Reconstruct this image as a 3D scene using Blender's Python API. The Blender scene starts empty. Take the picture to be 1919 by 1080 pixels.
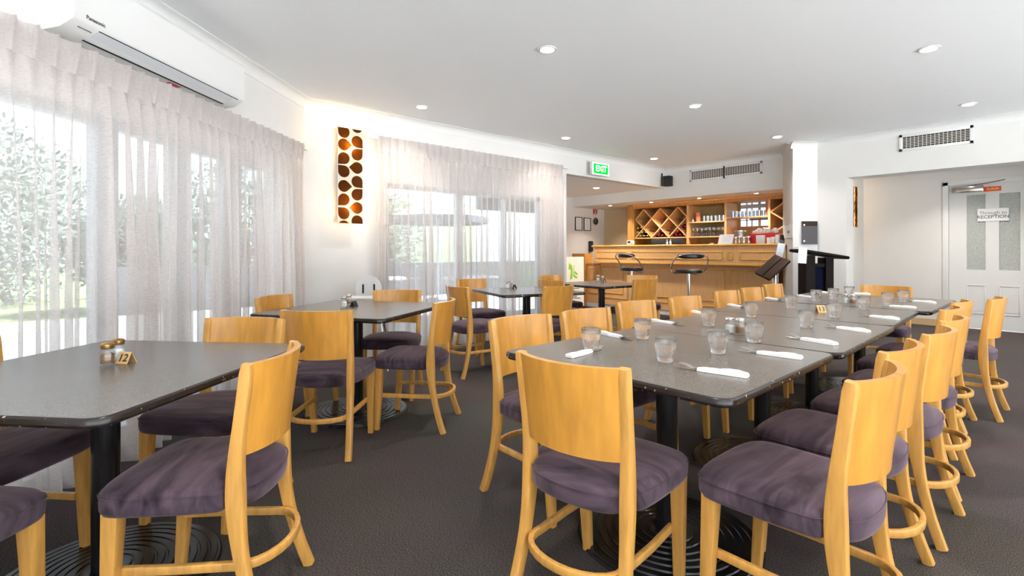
import bpy, bmesh, math, random
from mathutils import Vector, Matrix, noise
random.seed(7)
sc = bpy.context.scene
COL = sc.collection
PI = math.pi
# ------------------------------------------------------------------ camera, world, exposure
F, CX, HY, H = 951.0, 960.0, 471.0, 1.13          # focal length and horizon in 1919x1080 pixels, eye height in metres
AZ = math.radians(48.9)                            # world +X lies this far right of the view direction
S_, C_ = math.sin(AZ), math.cos(AZ)
cam_d = bpy.data.cameras.new('camera'); cam = bpy.data.objects.new('camera', cam_d); COL.objects.link(cam)
cam.location = (0, 0, H); cam.rotation_euler = (PI/2, 0, AZ - PI/2)
cam_d.sensor_width = 36; cam_d.lens = F/1919*36; cam_d.shift_y = -(540-HY)/1919; cam_d.clip_start = .05
sc.camera = cam
world = bpy.data.worlds.new('world'); sc.world = world; world.use_nodes = True
wn = world.node_tree; bg = wn.nodes['Background']
bg.inputs[0].default_value = (.86, .94, 1, 1); bg.inputs[1].default_value = 1.9
sun_d = bpy.data.lights.new('sun','SUN'); sun_d.energy = 30; sun_d.angle = .02; sun_d.color = (.93,.97,1)
sun = bpy.data.objects.new('sun', sun_d); COL.objects.link(sun); sun.rotation_euler = (0, math.radians(35), 0)   # high sun from world +X, added to light the rear paving: no window faces it
sc.view_settings.view_transform = 'Standard'; sc.view_settings.look = 'None'
sc.view_settings.gamma = 1; sc.view_settings.use_curve_mapping = False
sc.view_settings.exposure = 1.0
LAMP_W = 5.5                                      # each ceiling downlight
sc.cycles.max_bounces = 10; sc.cycles.transparent_max_bounces = 24
sc.cycles.caustics_reflective = False; sc.cycles.caustics_refractive = False
sc.cycles.use_denoising = True

# ------------------------------------------------------------------ measuring helpers
def W(r, w): return (r*S_ + w*C_, -r*C_ + w*S_)
def at(px, py, z=0.0):                             # point at height z seen at a pixel
    w = F*(H-z)/(py-HY); return W((px-CX)/F*w, w)
def onx(px, X):
    k = (px-CX)/F; w = X/(k*S_+C_); return (-k*C_+S_)*w, w
def ony(px, Y):
    k = (px-CX)/F; w = Y/(S_-k*C_); return (k*S_+C_)*w, w
def zof(py, w): return H-(py-HY)/F*w
def yz(px, py, X): Y, w = onx(px, X); return Y, zof(py, w)
def xz(px, py, Y): X, w = ony(px, Y); return X, zof(py, w)

# ------------------------------------------------------------------ materials
def mat(name, col=(.8,.8,.8), rough=.5, metal=0, spec=.5, noise_amt=0, noise_scale=20, stretch=(1,1,1), bump=0, bscale=200,
        emit=None, estr=0, coat=0, sheen=0, alpha=None, trans=0, ior=1.45, col2=None):
    m = bpy.data.materials.new(name); m.use_nodes = True
    n = m.node_tree.nodes; l = m.node_tree.links; b = n['Principled BSDF']
    b.inputs['Base Color'].default_value = (*col, 1); b.inputs['Roughness'].default_value = rough
    b.inputs['Metallic'].default_value = metal; b.inputs['Specular IOR Level'].default_value = spec
    b.inputs['IOR'].default_value = ior
    b.inputs['Coat Weight'].default_value = coat; b.inputs['Sheen Weight'].default_value = sheen
    b.inputs['Transmission Weight'].default_value = trans
    if emit: b.inputs['Emission Color'].default_value = (*emit, 1); b.inputs['Emission Strength'].default_value = estr
    tc = n.new('ShaderNodeTexCoord'); mp = n.new('ShaderNodeMapping'); mp.inputs['Scale'].default_value = stretch
    l.new(tc.outputs['Object'], mp.inputs[0])
    if noise_amt:
        t = n.new('ShaderNodeTexNoise'); t.inputs['Scale'].default_value = noise_scale; t.inputs['Detail'].default_value = 6
        l.new(mp.outputs[0], t.inputs['Vector'])
        r = n.new('ShaderNodeValToRGB'); r.color_ramp.elements[0].position = .3; r.color_ramp.elements[1].position = .7
        c2 = col2 or tuple(c*(1-noise_amt) for c in col)
        r.color_ramp.elements[0].color = (*c2, 1); r.color_ramp.elements[1].color = (*(min(1, c*(1+noise_amt*.3)) for c in col), 1)
        l.new(t.outputs[0], r.inputs[0]); l.new(r.outputs[0], b.inputs['Base Color'])
    if bump:
        t2 = n.new('ShaderNodeTexNoise'); t2.inputs['Scale'].default_value = bscale; t2.inputs['Detail'].default_value = 3
        l.new(mp.outputs[0], t2.inputs['Vector'])
        bp = n.new('ShaderNodeBump'); bp.inputs['Strength'].default_value = bump; bp.inputs['Distance'].default_value = .01
        l.new(t2.outputs[0], bp.inputs['Height']); l.new(bp.outputs[0], b.inputs['Normal'])
    return m
M = {}
M['wall'] = mat('painted_wall', (.71,.69,.665), .7, noise_amt=.02, noise_scale=3)
M['trim'] = mat('white_gloss_paint', (.72,.715,.70), .4)
M['ceiling'] = mat('ceiling_paint', (.88,.89,.90), .8, bump=.15, bscale=300)
M['beech'] = mat('beech_wood', (.70,.36,.085), .34, noise_amt=.22, noise_scale=9, stretch=(6,6,.8), coat=.25)
M['beech_panel'] = mat('beech_veneer', (.67,.31,.05), .32, noise_amt=.25, noise_scale=5, stretch=(5,5,.7), coat=.3)
M['oak'] = mat('oak_veneer', (.72,.40,.165), .4, noise_amt=.13, noise_scale=9, stretch=(6,6,.6), coat=.15)
M['oak_dark'] = mat('oak_cabinet', (.50,.235,.055), .45, noise_amt=.3, noise_scale=7, stretch=(5,5,1))
M['bar_top'] = mat('bar_top_timber', (.80,.40,.075), .25, noise_amt=.2, noise_scale=6, stretch=(4,1,4), coat=.4)
M['black'] = mat('black_enamel', (.012,.012,.013), .22)
M['black_matt'] = mat('black_matt', (.015,.015,.016), .6)
M['black_hole'] = mat('dark_recess', (.01,.01,.01), .9)
M['leather'] = mat('black_vinyl', (.014,.014,.017), .3)
M['chrome'] = mat('chrome', (.8,.8,.82), .12, metal=1)
M['steel'] = mat('stainless_steel', (.62,.58,.55), .2, metal=1)
M['brass'] = mat('bronze_lid', (.45,.27,.10), .3, metal=1)
M['white_plastic'] = mat('white_plastic', (.70,.69,.675), .35)
M['grey_plastic'] = mat('pale_grey_plastic', (.62,.64,.67), .4)
M['napkin'] = mat('white_paper_napkin', (.88,.87,.86), .8, bump=.2, bscale=120)
M['paper'] = mat('white_paper', (.82,.82,.82), .7)
M['ink'] = mat('dark_ink', (.05,.05,.05), .6)
M['gold_card'] = mat('brass_coloured_card', (.72,.45,.18), .45)
M['salt'] = mat('salt', (.85,.84,.82), .9)
M['pepper'] = mat('ground_pepper', (.30,.15,.055), .95, noise_amt=.4, noise_scale=300)
M['red'] = mat('red', (.55,.02,.02), .4)
M['dark_red'] = mat('red_foil', (.42,.02,.03), .3)
M['bottle'] = mat('dark_bottle_glass', (.012,.015,.01), .1)
M['terracotta'] = mat('terracotta', (.60,.22,.12), .7)
M['orange_sign'] = mat('orange_red_sign', (.80,.09,.03), .5)
M['yellow'] = mat('yellow_ink', (.9,.6,.1), .5)
M['green_leaf'] = mat('green_print', (.25,.50,.03), .5)
M['cream'] = mat('cream_poster', (.78,.70,.58), .6)
M['cashews'] = mat('mixed_nuts', (.65,.33,.13), .7, noise_amt=.5, noise_scale=60)
M['brown_leather'] = mat('brown_menu_cover', (.040,.021,.014), .55, spec=.2)
M['lectern'] = mat('dark_stained_timber', (.009,.005,.004), .6, spec=.15)
M['navy'] = mat('navy_cloth', (.005,.006,.022), .9, spec=.1)
M['alu'] = mat('aluminium_window_frame', (.55,.57,.60), .4)
M['vent_grille'] = mat('vent_grille', (.62,.57,.52), .5)
M['lawn'] = mat('lawn', (.20,.26,.09), .9, noise_amt=.4, noise_scale=2)
M['paving'] = mat('grey_paving', (.36,.35,.34), .8, noise_amt=.15, noise_scale=2)
M['concrete'] = mat('bounce_concrete', (.84,.84,.83), .8, noise_amt=.03, noise_scale=2)  # near-white so the added rear paving throws light indoors
M['foliage'] = mat('foliage', (.085,.12,.085), .8, noise_amt=.6, noise_scale=4)
M['grey_cloth'] = mat('grey_canvas', (.13,.13,.15), .9)
M['block'] = mat('grey_blockwork', (.22,.22,.24), .9)
M['skirt'] = mat('tan_skirting', (.62,.42,.23), .5)

def carpet():
    m = mat('charcoal_carpet', (.03,.027,.027), .95, spec=.15)
    n = m.node_tree.nodes; l = m.node_tree.links; b = n['Principled BSDF']
    tc = n.new('ShaderNodeTexCoord')
    mp = n.new('ShaderNodeMapping'); mp.inputs['Rotation'].default_value = (0,0,math.radians(0)); mp.inputs['Scale'].default_value = (1,2.2,1)
    l.new(tc.outputs['Object'], mp.inputs[0])
    t = n.new('ShaderNodeTexNoise'); t.inputs['Scale'].default_value = 150; t.inputs['Detail'].default_value = 4; t.inputs['Roughness'].default_value = .7
    t2 = n.new('ShaderNodeTexNoise'); t2.inputs['Scale'].default_value = 1.3; t2.inputs['Detail'].default_value = 2
    l.new(mp.outputs[0], t.inputs['Vector']); l.new(tc.outputs['Object'], t2.inputs['Vector'])
    r = n.new('ShaderNodeValToRGB'); r.color_ramp.elements[0].position = .36; r.color_ramp.elements[1].position = .66
    r.color_ramp.elements[0].color = (.006,.005,.005,1); r.color_ramp.elements[1].color = (.165,.138,.132,1)
    l.new(t.outputs[0], r.inputs[0])
    mx = n.new('ShaderNodeMix'); mx.data_type = 'RGBA'; mx.blend_type = 'MULTIPLY'; mx.inputs[0].default_value = .35
    l.new(r.outputs[0], mx.inputs[6]); l.new(t2.outputs[1], mx.inputs[7]); l.new(mx.outputs[2], b.inputs['Base Color'])
    bp = n.new('ShaderNodeBump'); bp.inputs['Strength'].default_value = .2; bp.inputs['Distance'].default_value = .003
    l.new(t.outputs[0], bp.inputs['Height']); l.new(bp.outputs[0], b.inputs['Normal'])
    return m
M['carpet'] = carpet()
def suede(name, c1, c2):
    m = mat(name, c1, .85, spec=.2, sheen=.5)
    n = m.node_tree.nodes; l = m.node_tree.links; b = n['Principled BSDF']
    b.inputs['Sheen Tint'].default_value = (.5,.38,.42,1); b.inputs['Sheen Roughness'].default_value = .45
    tc = n.new('ShaderNodeTexCoord'); mp = n.new('ShaderNodeMapping'); mp.inputs['Scale'].default_value = (2,9,4); mp.inputs['Rotation'].default_value = (0,0,.5)
    l.new(tc.outputs['Object'], mp.inputs[0])
    t = n.new('ShaderNodeTexNoise'); t.inputs['Scale'].default_value = 1.6; t.inputs['Detail'].default_value = 5; t.inputs['Distortion'].default_value = 1.2
    l.new(mp.outputs[0], t.inputs['Vector'])
    oi = n.new('ShaderNodeObjectInfo'); ad = n.new('ShaderNodeVectorMath'); ad.operation = 'ADD'
    l.new(oi.outputs['Location'], ad.inputs[0]); l.new(tc.outputs['Object'], ad.inputs[1]); l.new(ad.outputs[0], mp.inputs[0])
    r = n.new('ShaderNodeValToRGB'); r.color_ramp.elements[0].position = .35; r.color_ramp.elements[1].position = .68
    r.color_ramp.elements[0].color = (*c1, 1); r.color_ramp.elements[1].color = (*c2, 1)
    l.new(t.outputs[0], r.inputs[0]); l.new(r.outputs[0], b.inputs['Base Color'])
    return m
M['suede'] = suede('plum_suede', (.024,.015,.022), (.108,.073,.094))
def tabletop():
    m = mat('charcoal_laminate', (.06,.056,.052), .27, spec=.95)
    n = m.node_tree.nodes; l = m.node_tree.links; b = n['Principled BSDF']
    tc = n.new('ShaderNodeTexCoord'); t = n.new('ShaderNodeTexNoise'); t.inputs['Scale'].default_value = 400
    l.new(tc.outputs['Object'], t.inputs['Vector'])
    r = n.new('ShaderNodeValToRGB'); r.color_ramp.elements[0].color = (.100,.088,.078,1); r.color_ramp.elements[1].color = (.165,.145,.128,1)
    r.color_ramp.elements[0].position = .35; r.color_ramp.elements[1].position = .65
    l.new(t.outputs[0], r.inputs[0]); l.new(r.outputs[0], b.inputs['Base Color'])
    return m
M['tabletop'] = tabletop()
def edge():
    m = mat('chipped_dark_edge', (.02,.016,.014), .25)
    n = m.node_tree.nodes; l = m.node_tree.links; b = n['Principled BSDF']
    tc = n.new('ShaderNodeTexCoord'); t = n.new('ShaderNodeTexNoise'); t.inputs['Scale'].default_value = 75; t.inputs['Detail'].default_value = 2
    l.new(tc.outputs['Object'], t.inputs['Vector'])
    r = n.new('ShaderNodeValToRGB'); r.color_ramp.interpolation = 'CONSTANT'
    r.color_ramp.elements[0].color = (.018,.014,.013,1); r.color_ramp.elements[1].position = .69; r.color_ramp.elements[1].color = (.5,.42,.33,1)
    l.new(t.outputs[0], r.inputs[0]); l.new(r.outputs[0], b.inputs['Base Color'])
    return m
M['edge'] = edge()
def sheer(name, dens):
    m = bpy.data.materials.new(name); m.use_nodes = True
    n = m.node_tree.nodes; l = m.node_tree.links; n.remove(n['Principled BSDF']); out = n['Material Output']
    tr = n.new('ShaderNodeBsdfTransparent'); tl = n.new('ShaderNodeBsdfTranslucent'); df = n.new('ShaderNodeBsdfDiffuse')
    tl.inputs[0].default_value = (.80,.745,.725,1); df.inputs[0].default_value = (.74,.67,.64,1)
    a = n.new('ShaderNodeMixShader'); a.inputs[0].default_value = .5; l.new(tl.outputs[0], a.inputs[1]); l.new(df.outputs[0], a.inputs[2])
    tc = n.new('ShaderNodeTexCoord'); mp = n.new('ShaderNodeMapping'); mp.inputs['Scale'].default_value = (60,60,420)
    l.new(tc.outputs['Object'], mp.inputs[0])
    t = n.new('ShaderNodeTexNoise'); t.inputs['Scale'].default_value = 1; t.inputs['Detail'].default_value = 2; l.new(mp.outputs[0], t.inputs['Vector'])
    lw = n.new('ShaderNodeLayerWeight'); lw.inputs[0].default_value = .35
    m1 = n.new('ShaderNodeMath'); m1.operation = 'MULTIPLY_ADD'; m1.inputs[1].default_value = .35; m1.inputs[2].default_value = dens-.17
    l.new(t.outputs[0], m1.inputs[0])
    m2 = n.new('ShaderNodeMath'); m2.operation = 'MULTIPLY_ADD'; m2.inputs[1].default_value = .5; m2.use_clamp = True
    l.new(lw.outputs['Facing'], m2.inputs[0]); l.new(m1.outputs[0], m2.inputs[2])
    mx = n.new('ShaderNodeMixShader'); l.new(m2.outputs[0], mx.inputs[0]); l.new(tr.outputs[0], mx.inputs[1]); l.new(a.outputs[0], mx.inputs[2])
    l.new(mx.outputs[0], out.inputs[0]); return m
M['sheer'] = sheer('sheer_linen', .54); M['sheer_light'] = sheer('light_sheer_linen', .47)
M['sheer_head'] = sheer('sheer_linen_heading', .70)
def glass(name, rough=0, tint=(1,1,1)):
    m = bpy.data.materials.new(name); m.use_nodes = True
    n = m.node_tree.nodes; l = m.node_tree.links; n.remove(n['Principled BSDF'])
    g = n.new('ShaderNodeBsdfGlass'); g.inputs['Color'].default_value = (*tint,1); g.inputs['Roughness'].default_value = rough; g.inputs['IOR'].default_value = 1.47
    l.new(g.outputs[0], n['Material Output'].inputs[0]); return m
M['glass'] = glass('clear_glass')
def glassmix(name, t, tint=(1,1,1)):
    m = glass(name); n = m.node_tree.nodes; l = m.node_tree.links; g = [x for x in n if x.type == 'BSDF_GLASS'][0]
    tr = n.new('ShaderNodeBsdfTransparent'); tr.inputs[0].default_value = (*tint,1); x = n.new('ShaderNodeMixShader'); x.inputs[0].default_value = t
    l.new(tr.outputs[0], x.inputs[1]); l.new(g.outputs[0], x.inputs[2]); l.new(x.outputs[0], n['Material Output'].inputs[0]); return m
M['glass'] = glassmix('clear_glassware', .70, (.99,.99,.99))
def pane(name, mixv=.1, tint=(1,1,1), frost=False):
    m = bpy.data.materials.new(name); m.use_nodes = True
    n = m.node_tree.nodes; l = m.node_tree.links; n.remove(n['Principled BSDF'])
    t = n.new('ShaderNodeBsdfTransparent'); t.inputs[0].default_value = (*tint,1)
    g = n.new('ShaderNodeBsdfGlossy'); g.inputs['Roughness'].default_value = .03
    x = n.new('ShaderNodeMixShader'); x.inputs[0].default_value = mixv
    l.new(t.outputs[0], x.inputs[1]); l.new(g.outputs[0], x.inputs[2]); l.new(x.outputs[0], n['Material Output'].inputs[0]); return m
M['pane'] = pane('window_glass', .06, (.78,.81,.83))
M['clear'] = pane('clear_acrylic', .02, (.93,.94,.96))
M['thin_glass'] = pane('thin_glassware', .26, (.95,.96,.97))
M['jar_glass'] = pane('jar_glass', .07, (.96,.97,.97))
M['frosted'] = mat('obscure_glass', (.50,.52,.49), .25, bump=.9, bscale=90, noise_amt=.25, noise_scale=90)
def emis(name, col, s):
    m = bpy.data.materials.new(name); m.use_nodes = True
    n = m.node_tree.nodes; l = m.node_tree.links; n.remove(n['Principled BSDF'])
    e = n.new('ShaderNodeEmission'); e.inputs[0].default_value = (*col,1); e.inputs[1].default_value = s
    l.new(e.outputs[0], n['Material Output'].inputs[0]); return m
M['lamp'] = emis('lit_lamp_lens', (1,.97,.92), 14)
M['exit_green'] = emis('lit_green', (.0,.62,.03), 1.1)
M['exit_white'] = emis('lit_white', (.93,1,.90), 1.4)
M['bulb'] = emis('warm_bulb', (1,.62,.2), 30)
M['sky_pane'] = emis('glowing_sky_pane', (.66,.82,1), .95)  # pane emits its own glow in place of outdoor light
def transl(name, col, w=.6):
    m = bpy.data.materials.new(name); m.use_nodes = True
    n = m.node_tree.nodes; l = m.node_tree.links; n.remove(n['Principled BSDF'])
    t = n.new('ShaderNodeBsdfTranslucent'); t.inputs[0].default_value = (*col,1); d = n.new('ShaderNodeBsdfDiffuse'); d.inputs[0].default_value = (*col,1)
    x = n.new('ShaderNodeMixShader'); x.inputs[0].default_value = 1-w
    l.new(t.outputs[0], x.inputs[1]); l.new(d.outputs[0], x.inputs[2]); l.new(x.outputs[0], n['Material Output'].inputs[0]); return m
M['shade_glass'] = transl('white_shade_glass', (.85,.80,.70), .5)
def amber():
    m = transl('dark_amber_print', (.030,.018,.012), .0)
    n = m.node_tree.nodes; 
    for x in n:
        if x.type == 'BSDF_TRANSLUCENT': x.inputs[0].default_value = (.9,.52,.07,1)
        if x.type == 'MIX_SHADER': x.inputs[0].default_value = .52
    return m
M['amber'] = amber()

# ------------------------------------------------------------------ mesh builder
class MB:
    def __init__(s): s.v = []; s.f = []; s.sm = []; s.mi = []; s.m = Matrix(); s.cur = 0
    def add(s, vs, fs, smooth=False):
        o = len(s.v); s.v += [tuple(s.m @ Vector(p)) for p in vs]
        for f in fs: s.f.append([i+o for i in f]); s.sm.append(smooth); s.mi.append(s.cur)
        return s
    def box(s, x0, x1, y0, y1, z0, z1):
        vs = [(x,y,z) for z in (z0,z1) for y in (y0,y1) for x in (x0,x1)]
        return s.add(vs, [(0,2,3,1),(4,5,7,6),(0,1,5,4),(2,6,7,3),(0,4,6,2),(1,3,7,5)])
    def rbox(s, x0, x1, y0, y1, z0, z1, r=.004, seg=2):
        bm = bmesh.new(); bmesh.ops.create_cube(bm, size=1)
        for v in bm.verts: v.co = Vector(((x0+x1)/2+v.co.x*(x1-x0), (y0+y1)/2+v.co.y*(y1-y0), (z0+z1)/2+v.co.z*(z1-z0)))
        r = min(r, (x1-x0)*.49, (y1-y0)*.49, (z1-z0)*.49)
        bmesh.ops.bevel(bm, geom=list(bm.edges), offset=r, segments=seg, affect='EDGES', profile=.5)
        bm.verts.ensure_lookup_table(); bm.verts.index_update()
        s.add([tuple(v.co) for v in bm.verts], [[v.index for v in f.verts] for f in bm.faces], True); bm.free(); return s
    def lathe(s, prof, seg=32, cx=0, cy=0, smooth=True, flute=None):
        n = len(prof); vs = []; fs = []
        for i, (r, z) in enumerate(prof):
            for k in range(seg):
                a = 2*PI*k/seg; rr = r if not flute else r*flute(a, z, i)
                vs.append((cx+rr*math.cos(a), cy+rr*math.sin(a), z))
        for i in range(n-1):
            for k in range(seg):
                k2 = (k+1) % seg; fs.append((i*seg+k, i*seg+k2, (i+1)*seg+k2, (i+1)*seg+k))
        fs.append(tuple(range(seg-1, -1, -1))); fs.append(tuple(range((n-1)*seg, n*seg)))
        return s.add(vs, fs, smooth)
    def prism(s, pts, z0, z1, smooth=False):
        n = len(pts); vs = [(x,y,z0) for x,y in pts]+[(x,y,z1) for x,y in pts]
        fs = [tuple(range(n-1,-1,-1)), tuple(range(n,2*n))]+[(i,(i+1)%n,n+(i+1)%n,n+i) for i in range(n)]
        return s.add(vs, fs, smooth)
    def sweep(s, path, sect, closed=False, up=(0,0,1), smooth=True, caps=True):
        # sect: list of (a,b) or function i->list; a along side, b along up
        P = [Vector(p) for p in path]; n = len(P); vs = []; fs = []; m = None
        for i, p in enumerate(P):
            t = (P[(i+1) % n]-P[i-1]) if closed else (P[min(i+1,n-1)]-P[max(i-1,0)])
            t.normalize(); U = Vector(up)
            if abs(t.dot(U)) > .97: U = Vector((0,1,0)) if abs(t.y) < .9 else Vector((1,0,0))
            side = t.cross(U).normalized(); u2 = side.cross(t).normalized()
            sec = sect(i) if callable(sect) else sect; m = len(sec)
            for a, b in sec: vs.append(tuple(p+side*a+u2*b))
        for i in range(n if closed else n-1):
            j = (i+1) % n
            for k in range(m): k2 = (k+1) % m; fs.append((i*m+k, i*m+k2, j*m+k2, j*m+k))
        if caps and not closed: fs.append(tuple(range(m-1,-1,-1))); fs.append(tuple(range((n-1)*m, n*m)))
        return s.add(vs, fs, smooth)
    def tube(s, path, r, seg=10, closed=False, up=(0,0,1)):
        return s.sweep(path, [(r*math.cos(2*PI*k/seg), r*math.sin(2*PI*k/seg)) for k in range(seg)], closed, up)
    def build(s, name, mats, parent=None, ang=40):
        me = bpy.data.meshes.new(name); me.from_pydata(s.v, [], s.f)
        bm = bmesh.new(); bm.from_mesh(me); bmesh.ops.recalc_face_normals(bm, faces=bm.faces); bm.to_mesh(me); bm.free()
        for p in me.polygons: p.use_smooth = True
        try: me.set_sharp_from_angle(angle=math.radians(ang))
        except Exception: pass
        for mm in (mats if isinstance(mats, (list, tuple)) else [mats]): me.materials.append(mm)
        for p, i in zip(me.polygons, s.mi): p.material_index = i
        o = bpy.data.objects.new(name, me); COL.objects.link(o)
        if parent: o.parent = parent
        return o
def rsec(w, h, r=.004, k=3):
    out = []; r = min(r, w/2*.98, h/2*.98)
    for cx, cy, a0 in ((w/2-r,h/2-r,0),(-w/2+r,h/2-r,90),(-w/2+r,-h/2+r,180),(w/2-r,-h/2+r,270)):
        for i in range(k+1): a = math.radians(a0+90*i/k); out.append((cx+r*math.cos(a), cy+r*math.sin(a)))
    return out
def smooth_path(pts, n=8, closed=False):
    P = [Vector(p) for p in pts]; out = []; N = len(P)
    rng = range(N) if closed else range(N-1)
    for i in rng:
        p0 = P[i-1] if (closed or i > 0) else P[0]*2-P[1]; p1 = P[i]; p2 = P[(i+1) % N]
        p3 = P[(i+2) % N] if (closed or i+2 < N) else P[-1]*2-P[-2]
        for k in range(n):
            t = k/n; out.append(tuple(.5*((2*p1)+(p2-p0)*t+(2*p0-5*p1+4*p2-p3)*t*t+(3*p1-p0-3*p2+p3)*t**3)))
    if not closed: out.append(tuple(P[-1]))
    return out
def empty(name, loc=(0,0,0), rz=0):
    o = bpy.data.objects.new(name, None); COL.objects.link(o); o.location = loc; o.rotation_euler = (0,0,rz); o.empty_display_size = .1; return o
def tag(o, label=None, cat=None, group=None, kind=None):
    if label: o['label'] = label
    if cat: o['category'] = cat
    if group: o['group'] = group
    if kind: o['kind'] = kind
    return o
def struct(name, mb, m): return tag(mb.build(name, m), kind='structure')
KIDS = {}
def kids(o): return [c for c in bpy.data.objects if c.parent == o]
def copy_tree(o, parent=None):
    c = o.copy(); COL.objects.link(c)
    if parent: c.parent = parent
    for ch in kids(o): copy_tree(ch, c)
    return c
def text(name, s, size, m, parent, loc, rot, ext=.0008, align='CENTER', sx=1, bold=0):
    cu = bpy.data.curves.new(name, 'FONT'); cu.body = s; cu.size = size; cu.extrude = ext; cu.align_x = align; cu.align_y = 'CENTER'
    cu.offset = bold; cu.materials.append(m)
    t = bpy.data.objects.new('text_source', cu); COL.objects.link(t); bpy.context.view_layer.update()
    me = bpy.data.meshes.new_from_object(t.evaluated_get(bpy.context.evaluated_depsgraph_get())); me.name = name
    bpy.data.objects.remove(t)
    o = bpy.data.objects.new(name, me); COL.objects.link(o); o.parent = parent; o.location = loc; o.rotation_euler = rot; o.scale = (sx,1,1); return o

# ------------------------------------------------------------------ the room
ZC, YB, XB, XR = 2.62, 5.09, 8.08, 7.70
P1 = Vector((1.73, 5.09)); D = Vector((-.7071,-.7071)); N = Vector((.7071,-.7071))
def LW(s, off=0): p = P1+D*s+N*off; return (p.x, p.y)
def lw_m(): # local x along the left wall from the corner towards the camera, y outward from the room (so -y is inside)
    m = Matrix.Identity(4); m[0][0],m[1][0] = D.x,D.y; m[0][1],m[1][1] = -N.x,-N.y; m[0][3],m[1][3] = P1.x,P1.y; return m
LM = lw_m()
fl = MB().prism([(1.6,5.3),(-4.2,-.5),(-4.2,-4.2),(10.2,-4.2),(10.2,7.5),(7.6,7.5),(5.4,5.3)], -.1, 0); struct('floor', fl, M['carpet'])
ce = MB().prism([(1.4,5.3),(-4.6,-.7),(-4.6,-4.3),(8.1,-4.3),(8.1,5.3)], ZC, ZC+.15); struct('ceiling', ce, M['ceiling'])
HEADL = 1.86
w = MB(); w.m = LM
s0, s1 = .42, 5.6
w.box(-.05, s0, 0, .15, 0, ZC); w.box(s1, 8.1, 0, .15, 0, ZC); w.box(s0, s1, 0, .15, HEADL, ZC); w.box(s0, s1, 0, .15, 0, .08)
struct('wall_left', w, M['wall'])
XW0, XW1, HEADB = 2.62, 5.0, 1.88
w = MB(); w.box(1.68, XW0, YB, YB+.15, 0, ZC).box(XW1, 5.5, YB, YB+.15, 0, ZC).box(XW0, XW1, YB, YB+.15, HEADB, ZC).box(XW0, XW1, YB, YB+.15, 0, .05)
w.box(5.5, XB, YB, YB+.15, 2.27, ZC)
struct('wall_window', w, M['wall'])
w = MB(); w.prism([(5.36,YB+.15),(5.5,YB+.15),(7.56,7.3),(9.3,7.3),(9.3,7.45),(7.5,7.45)], 0, 2.3); struct('wall_alcove', w, M['wall'])
w = MB(); w.prism([(5.4,YB+.15),(XB,YB+.15),(XB,7.4),(7.55,7.4)], 2.27, 2.4); tag(w.build('ceiling_alcove', M['ceiling']), kind='structure')
w = MB(); w.box(XB, 9.3, 3.0, 7.4, 2.07, ZC); struct('wall_bar_bulkhead', w, M['wall'])
w = MB(); w.box(9.15, 9.3, 2.6, 7.4, 0, 2.1); struct('wall_bar', w, mat('bar_wall_paint', (.55,.42,.26), .7))
w = MB(); w.prism([(XB,3.07),(7.47,2.71),(7.70,2.48),(7.99,2.48),(9.2,2.52),(9.2,3.07)], 0, ZC); struct('pillar', w, M['wall'])
YH0 = 2.136
w = MB(); w.box(XR, 7.99, YH0, 2.5, 0, ZC); w.box(XR, 7.99, -1.2, YH0, 2.097, ZC); w.box(XR, 7.99, -4.2, -1.2, 0, ZC); struct('wall_right', w, M['wall'])
w = MB(); w.box(7.99, 10.0, 2.5, 2.62, 0, 2.5); struct('wall_hall_left', w, M['wall'])
XD = 9.88
yd0 = onx(1778, XD)[0]; yd1 = yd0-1.02
w = MB(); w.box(XD, XD+.12, yd0, 2.6, 0, 2.5).box(XD, XD+.12, -1.6, yd1, 0, 2.5).box(XD, XD+.12, yd1, yd0, 2.11, 2.5); struct('wall_hall_end', w, M['wall'])
w = MB(); w.box(7.99, 10, -1.7, -1.55, 0, 2.5); struct('wall_hall_right', w, M['wall'])
w = MB(); w.box(7.99, 10, -1.6, 2.6, 2.42, 2.5); tag(w.build('ceiling_hall', M['ceiling']), kind='structure')
w = MB(); w.box(7.99, 9.0, 2.18, 2.5, 2.22, 2.42); struct('wall_hall_beam', w, M['wall'])
# unseen walls behind the photographer, wide openings added to let in daylight
w = MB(); w.box(-4.1,-3.93,-4.1,-.5,0,.12).box(-4.1,-3.93,-4.1,-.5,2.45,ZC).box(-4.1,-3.93,-4.1,-3.8,.12,2.45).box(-4.1,-3.93,-.7,-.5,.12,2.45); struct('wall_back', w, M['wall'])
w = MB(); w.box(-4.1,XR,-4.1,-3.95,0,.12).box(-4.1,XR,-4.1,-3.95,2.45,ZC)
for x in (-4.1, -.2, 3.6, 7.3): w.box(x, x+.3, -4.1,-3.95,.12,2.45)
struct('wall_rear', w, M['wall'])

# cornices: coved plaster
trimn = [0]
def trimname(): trimn[0] += 1; return 'trim_%d' % trimn[0]
def cornice(a, b, nrm, z=ZC, s=.085, m=None, e=.03):
    a = Vector(a); b = Vector(b); n = Vector(nrm).normalized(); d = (b-a).normalized(); a = a-d*e; b = b+d*e
    prof = [(0,0),(0,-s),(.006,-s)]+[(s*(1-math.cos(t))*.85+.006, -s*(1-math.sin(t)*.92)) for t in [PI/2*i/6 for i in range(7)]]+[(s,-.004),(s,0)]
    vs = []; 
    for p in (a, b):
        for o, dz in prof: q = p+n*o; vs.append((q.x,q.y,z+dz))
    k = len(prof); fs = [tuple(range(k)), tuple(range(k,2*k))]+[(i,(i+1)%k,k+(i+1)%k,k+i) for i in range(k)]
    struct(trimname(), MB().add(vs, fs, True), M['trim'] if m is None else m)
cornice(LW(0), LW(8), N)
cornice((1.73,YB), (XB,YB), (0,-1))
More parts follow.
